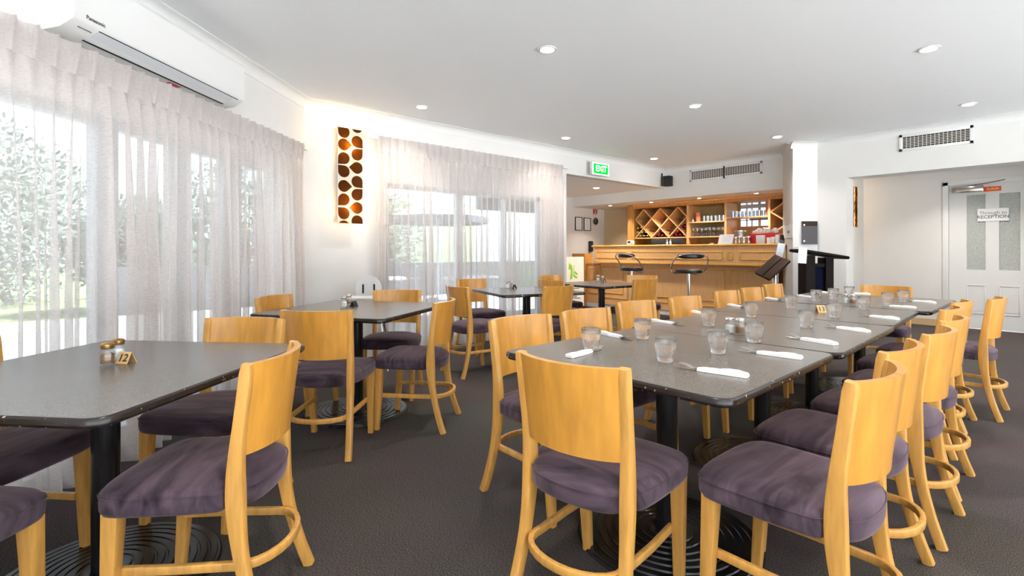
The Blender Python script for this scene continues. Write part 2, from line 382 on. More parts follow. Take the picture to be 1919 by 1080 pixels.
cornice((XB,YB), (XB,3.07), (-1,0)); cornice((XB,3.07), (7.47,2.71), (-.5,.84), e=0); cornice((7.47,2.71), (7.70,2.48), (-.7,-.7)); cornice((XR,2.48), (XR,-4), (-1,0))
# skirting boards
def skirt(name, a, b, nrm, m, h=.09, t=.015):
    a = Vector(a); b = Vector(b); n = Vector(nrm).normalized()*t
    struct(name, MB().prism([tuple(a),tuple(b),tuple(b+n),tuple(a+n)], .001, h), m)
skirt('baseboard_left', LW(0), LW(s0), N, M['trim']); skirt('baseboard_window', (1.74,YB), (XW0,YB), (0,-1), M['trim'])
skirt('baseboard_hall', (XD,2.5), (XD,yd0+.09), (-1,0), M['skirt'], .1); skirt('baseboard_hall_left', (8.0,2.5), (XD,2.5), (0,-1), M['skirt'], .1)
skirt('baseboard_right', (XR,2.48), (XR,YH0), (-1,0), M['trim'])

# windows: aluminium sliding frames
def window(name, mtx, x0, x1, z0, z1, posts, y0=.04, y1=.10, rails=()):
    root = tag(empty(name), kind='structure')
    f = MB(); f.m = mtx
    f.box(x0,x1,y0,y1,z0,z0+.05).box(x0,x1,y0,y1,z1-.05,z1).box(x0,x0+.05,y0,y1,z0,z1).box(x1-.05,x1,y0,y1,z0,z1)
    for p, wd in posts: f.box(p-wd/2,p+wd/2,y0,y1,z0+.05,z1-.05)
    for zz in rails: f.box(x0+.05,x1-.05,y0,y1,zz,zz+.04)
    f.build('window_frame', M['alu'], root)
    g = MB(); g.m = mtx; g.box(x0+.02,x1-.02,.068,.072,z0+.02,z1-.02); g.build('window_pane', M['pane'], root)
window('window_1', LM, s0, s1, .08, HEADL, [(1.06,.22),(1.62,.16),(2.18,.14),(3.3,.10),(4.4,.10)])
MBt = Matrix.Translation((0,YB,0)); window('window_2', MBt, XW0, XW1, .05, HEADB, [(3.62,.10),(4.35,.06)])

# ------------------------------------------------------------------ sheer curtains
def curtain(name, mtx, L, ztop, off, pleat, seed, label, ms=None):
    rnd = random.Random(seed); root = empty(name); tag(root, label, 'curtain')
    npl = int(L/pleat); wv = [(rnd.uniform(.02,.05), rnd.uniform(.9,1.9), rnd.uniform(0,6)) for _ in range(3)]
    jit = [rnd.uniform(-.22,.22) for _ in range(npl+2)]; dep = [rnd.uniform(.5,1.3) for _ in range(npl+2)]
    def X(u, z):   # z 0..1 from the top
        t = (ztop*z)
        return u + (1 if z > .04 else 0)*0
    def Y(u, zz, z):
        i = int(u/pleat); fr = u/pleat-i
        j0 = jit[i]
        k = math.sin(2*PI*(fr+j0*min(1,zz*2)))
        a = dep[i]*(1-fr)+dep[min(i+1,npl)]*fr
        body = (.022+.034*min(1,zz*1.5))*k*a + sum(A*.45*math.sin(q*u*2*PI/.31*.37+ph+zz*.8)*min(1,zz*2) for A,q,ph in wv)
        return body
    nu = npl*22; zs = [0,.02,.045,.07,.09,.12,.2,.35,.55,.75,.9,1]
    vs = []; fs = []
    for zz in zs:
        z = ztop-(ztop-.015)*zz
        for i in range(nu+1):
            u = L*i/nu*(npl*pleat/L); fr = (u/pleat) % 1
            if zz <= .045:       # pinch-pleated heading: narrow triple folds standing proud
                d = abs(fr-.5); y = (-.020*math.exp(-(d/.15)**2)*(1+.75*math.cos(fr*2*PI*8)) if zz < .045 else -.024*math.exp(-(d/.06)**2))
                y += .004*math.sin(u*40)
            else:
                k = min(1, (zz-.045)/.06); y = Y(u, zz, z)*k + (1-k)*(-.02*math.exp(-(abs(fr-.5)/.06)**2))
            vs.append((u, -off+y, z))
    n = nu+1
    b = MB(); b.m = mtx; h = MB(); h.m = mtx
    body0 = 3
    fb = [(r*n+i, r*n+i+1, (r+1)*n+i+1, (r+1)*n+i) for r in range(body0, len(zs)-1) for i in range(nu)]
    fh = [(r*n+i, r*n+i+1, (r+1)*n+i+1, (r+1)*n+i) for r in range(0, body0) for i in range(nu)]
    b.add(vs, fb, True); h.add(vs, fh, True)
    for mb, nm, mm in ((b,'drape',ms or M['sheer']),(h,'heading',M['sheer_head'])):
        me = bpy.data.meshes.new(nm); used = sorted({i for f in mb.f for i in f}); mp = {k:i for i,k in enumerate(used)}
        me.from_pydata([mb.v[i] for i in used], [], [[mp[i] for i in f] for f in mb.f])
        for p in me.polygons: p.use_smooth = True
        me.materials.append(mm); o = bpy.data.objects.new(nm, me); COL.objects.link(o); o.parent = root
    t = MB(); t.m = mtx; t.box(-.12, L+.05, -off+.01, -off+.04, ztop-.035, ztop-.005); t.build('track', M['trim'], root)
    return root
cm = LM @ Matrix.Translation((.24,0,0)); curtain('sheer_curtain', cm, 5.0, 2.125, .12, .098, 3, 'long sheer beige curtain below the wall-mounted air conditioner')
cm = MBt @ Matrix.Translation((2.46,0,0)); curtain('sheer_curtain', cm, 2.93, 2.355, .11, .092, 11, 'sheer pinch-pleated curtain between the patterned wall light and the exit sign', M['sheer_light'])

# ------------------------------------------------------------------ outside
struct('ground', MB().box(-40,40,5.4,60,-.2,-.12), M['lawn'])
struct('ground_rear_bounce', MB().box(-30,30,-34,-4.15,-.2,-.12), M['concrete'])  # unseen pale paving, added to bounce sunlight up to the ceiling
o = MB(); o.prism([(1.5,5.35),(-4.3,-.45),(-9,3),(-3,11.5),(10,11.5),(7.5,7.55),(5.3,5.35)], -.119, -.03); struct('ground_patio', o, M['paving'])
o = MB(); o.prism([(-4.3,-.5),(-4.3,-12),(-30,-12),(-30,30),(-9,3)], -.2, -.121); struct('ground_path', o, M['paving'])
struct('verandah_roof', MB().prism([(4.6,5.35),(8.2,5.35),(8.2,8.0),(5.7,8.0)],2.42,2.52), M['block'])
def tree(x, y, r, hgt, label, grp, sd):
    rnd = random.Random(sd); root = empty('tree', (x,y,-.12)); tag(root, label, 'tree', grp)
    t = MB(); t.tube(smooth_path([(0,0,0),(.1,.05,hgt*.3),(0,.1,hgt*.7)],4), .13, 8); t.build('trunk', M['oak_dark'], root)
    vs = []; fs = []
    for _ in range(7000):
        a = rnd.uniform(0,2*PI); b = math.acos(rnd.uniform(-1,1)); q = r*rnd.uniform(.45,1)
        c = Vector((q*math.sin(b)*math.cos(a), q*math.sin(b)*math.sin(a), hgt*.62+q*.95*math.cos(b)))
        n1 = Vector((rnd.gauss(0,1),rnd.gauss(0,1),rnd.gauss(0,1))).normalized(); n2 = n1.orthogonal().normalized(); k = rnd.uniform(.04,.085)*max(1,r/1.8); i = len(vs)
        vs += [tuple(c+n1*k), tuple(c+n2*k*.5), tuple(c-n1*k), tuple(c-n2*k*.5)]; fs.append((i,i+1,i+2,i+3))
    MB().add(vs, fs).build('crown', M['foliage'], root)
for i, (x, y, r, h) in enumerate([(-5.0,3.6,1.5,3.1),(-3.0,6.6,1.4,3.0),(-8.2,5.2,1.9,4.2),(-5.8,8.8,2.0,3.4),(1.0,13.6,1.2,2.2),(4.0,17,2.4,3.0),(9.2,20,2.6,3.0),(-1.9,17,2.6,3.4)]):
    tree(x, y, r, h, 'pale green tree seen through the sheer curtains', 'trees outside the windows', i)
w = MB(); w.box(.6,11.5,11.6,11.75,-.12,.83); tag(w.build('garden_wall', M['block']), 'low grey garden wall seen through the curtain beside the exit sign', 'wall')
def umbrella(x, y, label):
    root = empty('patio_umbrella', (x,y,-.03)); tag(root, label, 'umbrella')
    MB().tube([(0,0,0),(0,0,2.5)], .025, 10).build('pole', M['alu'], root)
    c = MB(); n = 8; R = 1.2
    vs = [(0,0,2.48)]+[(R*math.cos(2*PI*k/n),R*math.sin(2*PI*k/n),1.95) for k in range(n)]+[(R*math.cos(2*PI*k/n),R*math.sin(2*PI*k/n),1.80) for k in range(n)]+[(0,0,2.45)]
    fs = [(0,1+k,1+(k+1)%n) for k in range(n)]+[(1+k,9+k,9+(k+1)%n,1+(k+1)%n) for k in range(n)]
    c.add(vs, fs); c.build('canopy', M['grey_cloth'], root)
    MB().lathe([(.28,0),(.28,.05),(.05,.08)], 20).build('base', M['block'], root)
umbrella(6.51, 10.1, 'grey patio umbrella seen through the curtain right of the wall light')
w = MB(); w.box(5.9,8.2,7.72,7.82,1.93,2.42); 
for x in (8.1,): w.box(x-.05,x+.05,7.72,7.82,-.03,1.93)
tag(w.build('verandah_beam', M['block']), 'grey verandah beam on posts seen through the right-hand curtain', 'beam')
def outtable(x, y, label):
    root = empty('patio_table', (x,y,-.03)); tag(root, label, 'table')
    MB().rbox(-.45,.45,-.45,.45,.68,.72).build('tabletop', M['white_plastic'], root)
    for a, b in ((1,1),(1,-1),(-1,1),(-1,-1)): MB().tube([(a*.4,b*.4,0),(a*.38,b*.38,.68)], .02, 8).build('leg', M['alu'], root)
outtable(3.9, 7.6, 'white patio table seen through the curtain behind the high chair'); outtable(5.3, 6.9, 'white patio table seen through the curtain behind the further tables')
w = MB(); w.box(12,18,24,28,-.1,3.6).prism([(11.6,23.6),(18.4,23.6),(18.4,28.4),(11.6,28.4)],3.6,3.8); tag(w.build('house', M['wall']), 'pale house far beyond the lawn behind the curtain', 'house')
w = MB()
for x in range(-9, 3): w.box(x-.02,x+.02,-.2*x+8.0,-.2*x+8.04,-.03,1.0)
w2 = MB()

# ------------------------------------------------------------------ dining chair
def make_chair():
    root = empty('dining_chair')
    def upr(z):   # centre line (x offset from 0.18, y)
        K = [(0,.195,-.262),(.1,.188,-.228),(.22,.181,-.198),(.34,.177,-.180),(.45,.176,-.175),(.56,.178,-.180),(.70,.182,-.198),(.807,.185,-.212)]
        for (z0,x0,y0),(z1,x1,y1) in zip(K,K[1:]):
            if z <= z1+1e-6: t = (z-z0)/(z1-z0); return x0+(x1-x0)*t, y0+(y1-y0)*t
        return K[-1][1:]
    for sgn in (-1,1):
        path = smooth_path([(sgn*upr(z)[0], upr(z)[1], z) for z in (0,.1,.22,.34,.45,.56,.70,.807)], 4); n = len(path)
        def sec(i, n=n, path=path):
            z = path[i][2]; d = .034+.018*math.exp(-((z-.42)/.13)**2); k = 1
            if z > .795: k = .80
            elif z > .785: k = .93
            return [(a, b) for a, b in rsec(.032, d*k, .006, 2)]
        MB().sweep(path, sec, up=(0,1,0)).build('upright', M['beech'], root)
        p = [(sgn*.178,.175,0),(sgn*.182,.163,.20),(sgn*.185,.152,.40)]
        MB().sweep(p, lambda i: rsec(.030+.007*i, .030+.008*i, .004, 2), up=(0,1,0)).build('leg', M['beech'], root)
    # backrest: bent ply panel bowed to the rear
    nx, nz = 18, 8; vs = []; fs = []
    def pt(i, k, t):
        u = -1+2*i/nx; z = .538+(.807-.538)*k/nz; x0, y0 = upr(z); hw = x0-.010
        x = u*hw; yb = y0-.004-.052*(1-u*u)**.85; return (x, yb+t*.011, z)
    for t in (-1,1):
        for k in range(nz+1):
            for i in range(nx+1): vs.append(pt(i,k,t))
    Q = (nx+1)*(nz+1)
    for t in (0,1):
        for k in range(nz):
            for i in range(nx):
                a = t*Q+k*(nx+1)+i; fs.append((a,a+1,a+nx+2,a+nx+1))
    for i in range(nx):
        fs.append((i,i+1,Q+i+1,Q+i)); a = nz*(nx+1)+i; fs.append((a,a+1,Q+a+1,Q+a))
    for k in range(nz):
        a = k*(nx+1); fs.append((a,a+nx+1,Q+a+nx+1,Q+a)); a += nx; fs.append((a,a+nx+1,Q+a+nx+1,Q+a))
    MB().add(vs, fs, True).build('backrest', M['beech_panel'], root)
    # seat
    half = [(0,.212),(.11,.209),(.185,.192),(.216,.150),(.220,.05),(.214,-.07),(.200,-.135),(.172,-.152),(.158,-.185),(.12,-.212),(.06,-.226)]
    out = half+[(0,-.230)]+[(-x,y) for x,y in half[:0:-1]]
    o2 = [(p[0],p[1]) for p in smooth_path([(x,y,0) for x,y in out], 4, True)]
    rings = [(.392,.95),(.394,.985),(.405,1.0),(.430,1.005),(.448,.995),(.459,.965),(.466,.90),(.472,.75),(.476,.5),(.478,.22)]
    vs = []; m = len(o2)
    for z, k in rings:
        for x, y in o2: vs.append((x*k, (y+.01)*k-.01, z - (0.010*max(0,-y-.1)/.13 if k > .8 else 0)))
    fs = [tuple(range(m-1,-1,-1)), tuple(range((len(rings)-1)*m, len(rings)*m))]
    for r in range(len(rings)-1):
        for i in range(m): j = (i+1)%m; fs.append((r*m+i,r*m+j,(r+1)*m+j,(r+1)*m+i))
    st = MB().add(vs, fs, True).build('seat', M['suede'], root, ang=80)
    MB().tube([(x*1.008,(y+.01)*1.008-.01,.446-.010*max(0,-y-.1)/.13) for x,y in o2[::2]], .0022, 5, True).build('seam', M['suede'], st)
    # bentwood stretcher hoop
    pth = [(-.160,.150,.215),(-.163,.0,.215),(-.158,-.14,.215)]
    arc = [(-.158*math.cos(a), -.17-.105*math.sin(a), .215) for a in [PI*k/12 for k in range(0,13)]]
    path = pth+arc+[(.158,-.14,.215),(.163,.0,.215),(.160,.150,.215)]
    MB().sweep(path, rsec(.018,.026,.004,2)).build('stretcher', M['beech'], root)
    return root
proto = make_chair(); first = [True]
BACK_Y = -.212
def chair(cx, cy, az, label, grp):
    """cx, cy: middle between the tops of the two uprights; az: facing, degrees right of the view direction"""
    th = math.radians(48.9-az)
    c = proto if first[0] else copy_tree(proto); first[0] = False
    c.location = (cx-math.cos(th)*BACK_Y, cy-math.sin(th)*BACK_Y, 0); c.rotation_euler = (0,0,th-PI/2)
    return tag(c, label, 'chair', grp)
ZT = .807
def chair_px(a, b, az, label, grp, d=(0,0)):
    A = at(*a, ZT); B = at(*b, ZT)
    return chair((A[0]+B[0])/2+d[0], (A[1]+B[1])/2+d[1], az, label, grp)
def chair_rw(r, w, az, label, grp): x, y = W(r, w); return chair(x, y, az, label, grp)
G = 'plum-seated beech dining chairs'
k = 1.0273
# table with card 12
chair_px((417,687),(587,637), -94, 'large foreground beech chair with plum seat at the right side of table 12', G)
chair_px((390,595),(532,599), 186, 'beech chair facing the camera behind the far edge of table 12', G)
chair_rw(-1.53, 1.04, 4, 'plum-seated chair cropped by the bottom left corner, nearest edge of table 12', G)
chair_rw(-2.00, 1.76, 94, 'beech chair cropped by the left edge, between the long curtain and table 12', G)
# second table along the curtain
chair_px((472,560),(552,550), 100, 'beech chair in the corner by the end of the long curtain', G)
chair_px((524,583),(661,580), 2, 'beech chair seen from behind at the near side of the table before the high chair', G)
chair_px((809,570),(853,557), -82, 'beech chair in side view with splayed rear legs, right of the high chair table', G)
chair_px((703,543),(789,545), 178, 'beech chair facing the camera right beside the white high chair', G)
# third table, in front of the exit-side curtain
chair_px((881,539),(834,535), 55, 'beech chair with its back to the camera, left of the middle table by the window', G)
chair_px((855,524.5),(911,522), 142, 'beech chair close to the sheer curtain, far left of the middle window table', G)
chair_px((1015,538),(1079,534), -42, 'beech chair with full back towards the camera, right of the middle window table', G)
chair_px((1009,517),(1055,515), 138, 'small beech chair furthest back in front of the curtain end', G)
chair_px((1009,524),(1058,526), 50, 'beech chair overlapping the furthest one in front of the curtain end', G)
# fourth table, before the bar
chair_px((1184,525.5),(1234,521.5), -35, 'beech chair with back to the camera at the table before the bar stools', G)
chair_px((1178,516),(1229,516.5), 192, 'beech chair with a glossy highlight facing the camera below the left bar stool', G)
# long table, left row (near to far)
for (a, b), lab in zip([((912,600),(1037,589)),((1048,587),(1144,576)),((1148,569),(1233,562.7)),((1246.7,561.7),(1317,552.7)),
        ((1330.7,550),(1390,542.7)),((1385,543),(1432,537.5)),((1425,535),(1471,531.7))],
        ['nearest beech chair of the left row at the long table','second nearest beech chair of the left row at the long table','third nearest beech chair of the left row at the long table',
         'fourth beech chair of the left row, below the right bar stool','fifth beech chair of the left row at the long table','beech chair second from the far end of the left row','furthest beech chair of the left row, below the menu stand']):
    A = at(*a, ZT); B = at(*b, ZT); d = math.degrees(math.atan2(B[1]-A[1], B[0]-A[0]))
    chair((A[0]+B[0])/2, (A[1]+B[1])/2, 138.9, lab, 'beech chairs along the left of the long table')
# right row
RR = [((1597,722),(1669,672)), ((1647,666),(1715,632)), ((1724,632),(1781,607)), None, None, None, ((1852,562),(1878,551))]
RP = [None]*7
for i, ab in enumerate(RR):
    if ab: A = at(*ab[0], ZT); B = at(*ab[1], ZT); RP[i] = ((A[0]+B[0])/2, (A[1]+B[1])/2)
RP[3] = (3.22,.455); RP[4] = (3.80,.545); RP[5] = (4.36,.575); RP[6] = (4.83,.455)
for (x, y), lab in zip(RP, ['large foreground beech chair with sunlit plum seat, bottom right of the picture','second nearest beech chair of the right row at the long table','third nearest beech chair of the right row at the long table',
        'fourth beech chair of the right row, middle one of seven','fifth beech chair of the right row, pushed closer to the table','sixth beech chair of the right row, last but one before the standalone chair','upright beech chair at the far end of the right row, against the white door']):
    chair(x, y, -41.1, lab, 'beech chairs along the right of the long table')
chair_px((974,659),(1174,691), 41, 'foreground beech chair seen from behind at the near end of the long table', G)
A = at(1607,533,ZT); B = at(1722,539,ZT); chair((A[0]+B[0])/2-.02, (A[1]+B[1])/2, -131.1, 'wide-looking beech chair at the far end of the long table facing the camera', G)

# ------------------------------------------------------------------ tables
ZTT = .729
def rrect(hx, hy, r, k=6):
    out = []
    for sx, sy, a0 in ((1,1,0),(-1,1,90),(-1,-1,180),(1,-1,270)):
        for i in range(k+1): a = math.radians(a0+90*i/k); out.append((sx*(hx-r)+r*math.cos(a), sy*(hy-r)+r*math.sin(a)))
    return out
def table(cx, cy, hx, hy, rz, label, grp=None):
    root = empty('dining_table', (cx,cy,0), rz); tag(root, label, 'table', grp)
    MB().prism(rrect(hx-.006,hy-.006,.045), ZTT-.02, ZTT).build('tabletop', M['tabletop'], root)
    o = rrect(hx,hy,.05); o1 = rrect(hx-.006,hy-.006,.045); m = len(o); vs = []
    for pts, z in ((o1,ZTT-.0005),(rrect(hx-.002,hy-.002,.049),ZTT-.003),(o,ZTT-.008),(o,ZTT-.019),(rrect(hx-.008,hy-.008,.045),ZTT-.028)): vs += [(x,y,z) for x,y in pts]
    fs = [(r*m+i,r*m+(i+1)%m,(r+1)*m+(i+1)%m,(r+1)*m+i) for r in range(4) for i in range(m)]+[tuple(range(4*m,5*m))]
    MB().add(vs, fs, True).build('edge_band', M['edge'], root)
    MB().lathe([(.041,.03),(.041,ZTT-.045)], 28).build('column', M['black'], root)
    b = MB().lathe([(.001,.014)]+[q for i in range(9) for q in ((.05+.033*i,.040-.0028*i),(.070+.033*i,.040-.0028*i),(.073+.033*i,.034-.0028*i),(.080+.033*i,.034-.0028*i))]+[(.345,.013),(.350,.002),(.30,.001)], 56)
    b.build('base', M['black'], root)
    MB().box(-.16,.16,-.03,.03,ZTT-.045,ZTT-.028).box(-.03,.03,-.16,.16,ZTT-.045,ZTT-.028).build('mounting_plate', M['black_matt'], root)
    return root
def corner_fit(pn, pl, pr):  # near, left, right pixels -> centre, half sizes, rotation
    n = Vector(at(*pn,ZTT)); l = Vector(at(*pl,ZTT)); r = Vector(at(*pr,ZTT)); return n, l, r
T = {}
def fit(label, near, size, rot, grp=None, sy=None):
    """near corner and the two edges leaving it: along rot (right) and rot+90 (left)"""
    sy = sy or size; n = Vector(at(*near,ZTT)); a = math.radians(rot); u = Vector((math.cos(a),math.sin(a))); v = Vector((-u.y,u.x))
    c = n+u*size/2+v*sy/2; return table(c.x, c.y, size/2, sy/2, a, label, grp)
fit('grey laminate table in the left foreground carrying the number 12 card', (186,787), 1.0, 43, sy=.95)
fit('grey laminate table in front of the white high chair', (718,599), .98, 33, sy=.98)
fit('grey laminate table by the curtain, its corner pointing to the camera', (944,553.5), .90, -17)
fit('small-looking grey laminate table before the bar, nearest to the cafe board', (1130,538), .90, -5)
LG = 'tables pushed together as the long table'
labs = ['nearest table top of the long table, laid with three front glasses','second table from the camera in the long table, carrying a salt and pepper pair','third table from the camera in the long table, carrying the number 13 card','furthest table of the long table, below the lectern']
for (xa, ya, ln_, wd_, ro), lab in zip([(1.328,.640,.935,.925,1.3),(2.272,.645,1.045,.975,2.6),(3.330,.705,.955,1.03,3.6),(4.300,.705,1.20,1.08,1.6)], labs):
    an = math.radians(ro); u = Vector((math.cos(an),math.sin(an))); v = Vector((-u.y,u.x)); c = Vector((xa,ya))+u*ln_/2+v*wd_/2
    table(c.x, c.y, ln_/2, wd_/2, an, lab, LG)

# ------------------------------------------------------------------ tumblers
def make_tumbler():
    fl_ = lambda a, z, i: 1-(.055*abs(math.cos(5*a)) if .012 < z < .052 and i < 9 else 0)
    prof = [(.001,.0005),(.025,0),(.028,.002),(.0285,.010),(.0305,.013),(.0345,.028),(.0375,.046),(.0395,.053),(.0408,.070),(.0425,.092),(.0418,.0932),(.0408,.0925),(.0392,.070),(.0378,.053),(.0352,.042),(.0300,.018),(.001,.014)]
    return MB().lathe(prof, 40, flute=fl_).build('tumbler', M['glass'], ang=60)
tum = make_tumbler(); GT = 'faceted tumblers on the long table'
spots = [((1108,657),'faceted glass tumbler nearest the left corner of the long table'),((1204.7,635),'tumbler on the left side of the nearest table, second from the camera'),
 ((1247.4,678),'tumbler nearest the camera, in front of the foreground chair back'),((1346.4,662),'tumbler standing before the salt shaker on the nearest table'),
 ((1414,641.5),'tumbler right of the pepper shaker, on the seam of the nearest tables'),((1328.7,611),'tumbler on the second table behind the salt shaker'),
 ((1409,594),'tumbler behind the pepper shaker on the left side of the second table'),((1511.7,614),'tumbler left of the number 13 card, in front of it'),
 ((1565,595),'tumbler immediately right of the number 13 card'),((1620,580),'tumbler right of the far shaker pair'),
 ((1664,571),'tumbler before the far end chair, left of the pair'),((1693.5,566),'tumbler furthest right, before the far end chair'),
 ((1530,564.5),'tumbler left of the far shakers in front of the lectern'),((1562,561),'tumbler behind the number 13 card, near the lectern foot'),
 ((1483,577.5),'tumbler on the left side of the third table before the white pillar'),((1592,556),'tumbler behind the far salt shaker')]
for i, (p, lab) in enumerate(spots):
    o = tum if i == 0 else tum.copy()
    if i: COL.objects.link(o)
    x, y = at(*p, ZTT); o.location = (x, y, ZTT+.0005); o.rotation_euler = (0,0,i*.7); tag(o, lab, 'glass', GT)
    o.scale = (.96,.96,.96)

# ------------------------------------------------------------------ salt and pepper shakers
def make_shaker(fill, lid, name):
    root = empty(name)
    octo = lambda a, z, i: 1/max(abs(math.cos(((a+PI/8) % (PI/4))-PI/8)), .01)*.965
    MB().lathe([(.001,0),(.022,0),(.024,.003),(.024,.048),(.019,.058),(.0175,.064),(.016,.064),(.0165,.057),(.0205,.047),(.0205,.009),(.001,.007)], 32, flute=octo).build('jar', M['jar_glass'], root)
    MB().lathe([(.001,.008),(.0195,.009),(.0195,.040),(.012,.045),(.001,.046)], 24).build('contents', M[fill], root)
    MB().lathe([(.0185,.060),(.0195,.062),(.0195,.070),(.0215,.0715),(.0215,.0755),(.017,.080),(.006,.083),(.001,.0835)], 28).build('lid', M[lid], root)
    return root
def shaker(p, fill, lid, lab, src={}):
    key = (fill, lid); c = src.get(key)
    if c is None: c = src[key] = make_shaker(fill, lid, 'salt_shaker' if fill == 'salt' else 'pepper_shaker')
    else: c = copy_tree(c)
    x, y = at(*p, ZTT); c.location = (x,y,ZTT+.0005); tag(c, lab, 'shaker', 'salt and pepper shakers')
shaker((202,686),'pepper','brass','bronze-lidded pepper shaker beside the number 12 card')
shaker((222,677),'salt','brass','bronze-lidded salt shaker behind the pepper next to the number 12 card')
shaker((645,577),'salt','chrome','salt shaker on the table before the high chair'); shaker((654,572),'pepper','chrome','pepper shaker behind the salt on the table before the high chair')
shaker((952,541),'salt','chrome','salt shaker on the middle table by the window'); shaker((960,541),'pepper','chrome','pepper shaker on the middle table by the window')
shaker((1121,527.5),'salt','chrome','salt shaker on the table before the bar'); shaker((1129,529),'pepper','chrome','pepper shaker on the table before the bar')
shaker((1368,626),'salt','chrome','salt shaker nearest the camera on the long table'); shaker((1387,628),'pepper','chrome','pepper shaker nearest the camera on the long table')
shaker((1585,570),'salt','chrome','salt shaker on the far part of the long table'); shaker((1598,571),'pepper','chrome','pepper shaker on the far part of the long table')

# ------------------------------------------------------------------ table number cards
def card(p, num, az, lab, dark=False, sc_=1.0):
    x, y = at(*p, ZTT); th = math.radians(48.9-az)
    root = empty('number_card', (x,y,ZTT), th+PI/2); tag(root, lab, 'table number')     # local -y faces the reader
    hw, hh, b = .023*sc_, .040*sc_, .020*sc_; m = M['black_matt'] if dark else M['gold_card']; t = .0012
    c = MB(); c.sweep([(0,-b,.001),(0,0,hh),(0,b,.001)], [(-hw,-t),(hw,-t),(hw,t),(-hw,t)], up=(0,0,1), smooth=False); c.build('stand', m, root)
    if num:
        tilt = math.atan2(hh, b)
        text('numerals', num, .038*sc_, M['ink'], root, (0,-b*.5-.0022,hh*.5+.0008), (tilt,0,0), .0004, bold=.0006)
    return root
card((237,681), '12', 188, 'gold number 12 card on the left foreground table')
card((1538,586), '13', 180, 'gold number 13 card on the long table', sc_=1.15)
card((664,575), None, 110, 'small black tent card beside the shakers before the high chair', True)
card((965,541), None, 110, 'small black tent card beside the shakers on the middle window table', True)
card((1134,529), None, 110, 'small black tent card beside the shakers before the bar', True)

# ------------------------------------------------------------------ cutlery wrapped in napkins
def make_roll():
    root = empty('cutlery_roll')       # napkin from y=0 to .15, cutlery points out to +y
    def slabs(mb, rows, z0):
        vs = []; fs = []
        for y, xl, xr, h in rows: vs += [(xl,y,z0),(xl+.003,y,z0+h*.8),(xl*.35+xr*.65,y,z0+h),(xr-.002,y,z0+h*.75),(xr,y,z0)]
        n_ = len(rows)
        for i in range(n_-1):
            for k_ in range(5): k2 = (k_+1)%5; fs.append((i*5+k_,i*5+k2,(i+1)*5+k2,(i+1)*5+k_))
        fs += [(0,1,2,3,4), tuple((n_-1)*5+k_ for k_ in (4,3,2,1,0))]
        return mb.add(vs, fs)
    np_ = MB(); slabs(np_, [(0,-.017,.017,.010),(.004,-.019,.019,.014),(.035,-.020,.018,.015),(.070,-.018,.019,.013),(.105,-.019,.017,.014),(.140,-.017,.012,.013),(.158,-.013,.004,.010)], .001)
    slabs(np_, [(.002,-.012,.018,.012),(.03,-.014,.0195,.017),(.06,-.006,.0195,.0165),(.085,.004,.0195,.013)], .0015)
    np_.build('napkin', M['napkin'], root, ang=25)
    # fork: neck, bowl, four tines
    f = MB(); zz = lambda y: .010+.0075*math.sin(max(0,(y-.165))/.055*PI*.5)**2 - .004*math.exp(-((y-.172)/.012)**2)
    f.sweep([(0.003,y,zz(y)) for y in (.10,.13,.150,.160)], lambda i: rsec([.008,.006,.006,.012][i],.0022,.001,1))
    f.sweep([(0.003,y,zz(y)) for y in (.160,.168,.176,.183)], lambda i: rsec([.012,.021,.024,.024][i],.0018,.0008,1))
    for k in range(4):
        xx = .003-.0102+k*.0068; f.sweep([(xx,y,zz(y)+.0) for y in (.182,.195,.208,.222)], lambda i: rsec([.0038,.0034,.003,.0016][i],.0016,.0006,1))
    f.build('fork', M['steel'], root)
    n = MB(); n.sweep([(-.006,y,.0045) for y in (.10,.14,.19,.222,.232)], lambda i: rsec([.006,.013,.015,.012,.003][i],.0016,.0006,1)); n.build('knife', M['steel'], root)
    return root
roll = make_roll(); rf = [True]
def put_roll(a, b, lab, grp='napkin-wrapped cutlery on the long table'):
    A = Vector(at(*a,ZTT)); B = Vector(at(*b,ZTT)); d = B-A; th = math.atan2(d.y,d.x)-PI/2
    c = roll if rf[0] else copy_tree(roll); rf[0] = False
    c.location = (A.x,A.y,ZTT); c.rotation_euler = (0,0,th); tag(c, lab, 'cutlery', grp)
for a, b, lab in [((1066,671),(1113,659),'napkin-wrapped cutlery at the near left corner, before the first tumbler'),
 ((1126,625),(1163,634),'napkin-wrapped cutlery behind the first tumbler on the left side'),
 ((1403,708),(1312,695),'napkin-wrapped cutlery nearest the camera on the right side'),
 ((1504,674),(1414,662),'napkin-wrapped cutlery second from the camera on the right side'),
 ((1222,602),(1270,609.5),'napkin-wrapped cutlery across the first table seam on the left'),
 ((1568,648),(1503,637),'napkin-wrapped cutlery third from the camera on the right side'),
 ((1300,585.5),(1330,593),'napkin-wrapped cutlery behind the tumbler at the salt shaker, left side'),
 ((1629,624),(1566,615),'napkin-wrapped cutlery fourth from the camera on the right side'),
 ((1367,572.5),(1400,579),'napkin-wrapped cutlery left of the tumbler behind the pepper shaker'),
 ((1684,600),(1623,593),'napkin-wrapped cutlery fifth on the right side, right of the 13 card'),
 ((1437,560),(1470,565),'napkin-wrapped cutlery on the far left before the white pillar'),
 ((1717,579),(1668,575),'napkin-wrapped cutlery on the right below the pair of far tumblers'),
 ((1753,569),(1708,565),'napkin-wrapped cutlery at the far right corner of the long table'),
 ((1495,555.5),(1520,558),'napkin-wrapped cutlery left of the tumbler before the lectern'),
 ((1536,548.5),(1556,550),'napkin-wrapped cutlery lying below the lectern'),
 ((1631,553),(1604,551.5),'napkin-wrapped cutlery before the left half of the far end chair')]:
    put_roll(a, b, lab)

